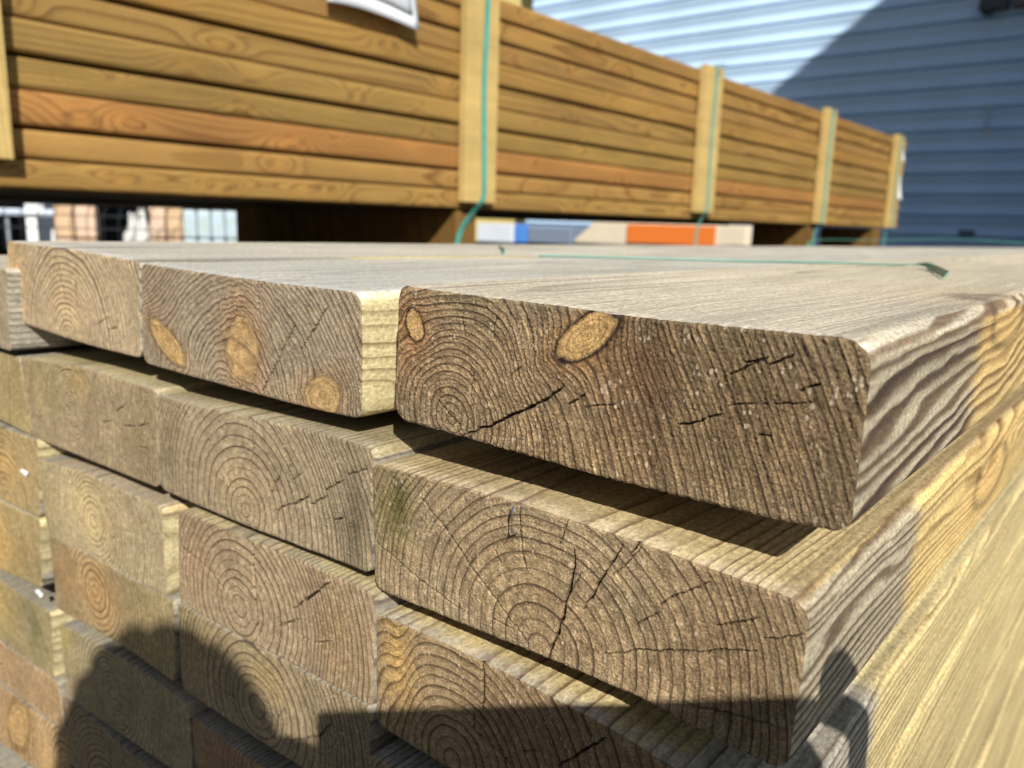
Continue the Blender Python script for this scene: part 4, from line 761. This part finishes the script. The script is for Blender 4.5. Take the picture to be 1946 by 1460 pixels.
person = empty('person', (Hc[0]+Bk[0]*200, Hc[1]+Bk[1]*200, gz)); tag(person, 'person in a navy jacket crouching behind the camera with a phone in both hands', 'person')
off = np.array([person.location[i]/MM for i in range(3)])
kR = BP(pel, 120, -260, 60); kL = BP(pel, -130, -240, 40); fR = np.array([*BP(pel, 125, -120, 0)[:2], gz+60]); fL = np.array([*BP(pel, -135, -60, 0)[:2], gz+60])
def Rl(p): return np.array(p)-off
nodes = [(pel, (120, 105)), (BP(pel, 0, -60, 160), (112, 90)), (chest, (135, 100)), (BP(chest, 0, -20, 110), (85, 70)), (neck, 50), (BP(Hc, 0, 14, -70), 56), (BP(Hc, 0, 0, -10), (74, 76)), (BP(Hc, 0, 4, 42), (64, 68)),
         (shR, 58), (elR, 42), (wrR, 27), (paR, (16, 30)), (shL, 58), (elL, 42), (wrL, 27), (paL, (22, 40)),
         (BP(pel, 90, -40, -40), 92), (kR, 62), (fR+Zv*40, 42), (fR+Zv*0-Bk*150-Zv*15, 34), (BP(pel, -90, -40, -40), 92), (kL, 62), (fL+Zv*40, 42), (fL-Bk*150-Zv*15, 34)]
edges = [(0, 1), (1, 2), (2, 3), (3, 4), (4, 5), (5, 6), (6, 7), (3, 8), (8, 9), (9, 10), (10, 11), (3, 12), (12, 13), (13, 14), (14, 15), (0, 16), (16, 17), (17, 18), (18, 19), (0, 20), (20, 21), (21, 22), (22, 23)]
def fing(base, pts, rad):
    i = len(nodes); prev = base
    for p, r in zip(pts, rad): nodes.append((p, r)); edges.append((prev, i)); prev = i; i += 1
# right hand: index curls over the top right corner of the phone (it carries the bump and the slit of light)
fing(11, [CP(158, -14, 20), CP(150, 8, 6), CP(124, 16, -2), CP(112, 10, -4)], [9.5, 9, 8, 7]); fing(11, [CP(152, -38, 14), CP(146, -34, -2), CP(128, -34, -4)], [9, 8.5, 8]); fing(11, [CP(146, -58, 14), CP(138, -54, -2), CP(122, -54, -4)], [9, 8.5, 8])
fing(11, [CP(136, -72, 14), CP(126, -70, 0), CP(112, -68, -3)], [8, 7.5, 7]); fing(11, [CP(138, -30, 26), CP(122, -18, 20), CP(106, -12, 18)], [11, 10, 8.5])
for j, u in enumerate((-22, -38, -54, -68)): fing(15, [CP(-38, u, 14), CP(-30, u, -2), CP(-14+j*2-12, u+2, -4)], [9, 8, 7.5])
fing(15, [CP(-30, -58, 26), CP(-14, -44, 20), CP(0, -36, 18)], [11, 10, 8.5])
fing(15, [CP(-36, -24, 16), CP(-34, -10, 10), CP(-32, 3, 8)], [22, 20, 17]); fing(15, [CP(-36, -66, 34)], [20]); fing(15, [CP(-50, -26, 24), CP(-49, -6, 16), CP(-50, 8, 14)], [22, 20, 18])
body = skin('body', [(Rl(p), r) for p, r in nodes], edges, skinm, person)
nj = [(pel+Zv*10, (150, 140)), (BP(pel, 0, -60, 160), (142, 124)), (chest, (166, 134)), (BP(chest, 0, -20, 110), (112, 100)), (shR, 70), (elR, 54), (wrR+(elR-wrR)*.12, 38), (shL, 70), (elL, 54), (wrL+(elL-wrL)*.12, 38)]
skin('jacket', [(Rl(p), r) for p, r in nj], [(0, 1), (1, 2), (2, 3), (3, 4), (4, 5), (5, 6), (3, 7), (7, 8), (8, 9)], jm, person)
nt_ = [(pel-Zv*10, 118), (BP(pel, 90, -40, -40), 106), (kR, 76), (fR+Zv*70, 58), (BP(pel, -90, -40, -40), 106), (kL, 76), (fL+Zv*70, 58)]
skin('trousers', [(Rl(p), r) for p, r in nt_], [(0, 1), (1, 2), (2, 3), (0, 4), (4, 5), (5, 6)], tm, person)
bm = bmesh.new(); bmesh.ops.create_uvsphere(bm, u_segments=32, v_segments=20, radius=1)
for v in list(bm.verts):
    c = v.co; n_ = 1+.03*math.sin(c.x*19+c.z*11)+.02*math.sin(c.y*27); p = BP(Hc, 0, 14, 10)-off+R_*c.x*80*n_+Bk*c.y*90*n_+Zv*c.z*86*n_
    v.co = [q*MM for q in p]
me = bpy.data.meshes.new('hair'); bmesh.ops.delete(bm, geom=[f for f in bm.faces if (f.calc_center_median()-Vector([q*MM for q in (BP(Hc, 0, 14, 10)-off)])).dot(Vector((-Bk*1.0+Zv*-.55).tolist())) > .045], context='FACES')
bm.to_mesh(me); bm.free(); me.materials.append(mat('brown_hair', (.05, .03, .02), .7)); h = link(bpy.data.objects.new('hair', me)); h.parent = person

def FP(r, b, z): return BP(Hc, r, b, z)-off
for sx in (-1, 1):
    MB().box(-9, 9, -24, 24, -52, 0, 8)
    P_ = (fR if sx > 0 else fL)-off; q = MB().tube([tuple(P_-Zv*25+Bk*55), tuple(P_-Zv*25-Bk*10), tuple(P_-Zv*30-Bk*110), tuple(P_-Zv*38-Bk*190)], [38, 46, 44, 26], 14); q.build('shoe', mat('shoe_%d' % (sx+1), (.06, .05, .045), .6), person, True)
    MB().tube([tuple(FP(sx*70, 0, -22)), tuple(FP(sx*80, 6, -6)), tuple(FP(sx*78, 8, 16))], [7, 12, 7], 10).build('ear', skinm, person, True)
    MB().tube([tuple(FP(sx*27, -60, 2)), tuple(FP(sx*27, -70, 2))], [11, 9], 12).build('eye', mat('eye_%d' % (sx+1), (.7, .7, .68), .2), person, True)
MB().tube([tuple(FP(0, -66, 12)), tuple(FP(0, -80, -10)), tuple(FP(0, -86, -24)), tuple(FP(0, -70, -30))], [7, 10, 12, 8], 10).build('nose', skinm, person, True)
MB().tube([tuple(FP(-22, -60, -50)), tuple(FP(0, -70, -50)), tuple(FP(22, -60, -50))], [3, 6, 3], 8).build('mouth', mat('lips', (.4, .16, .13), .5), person, True)
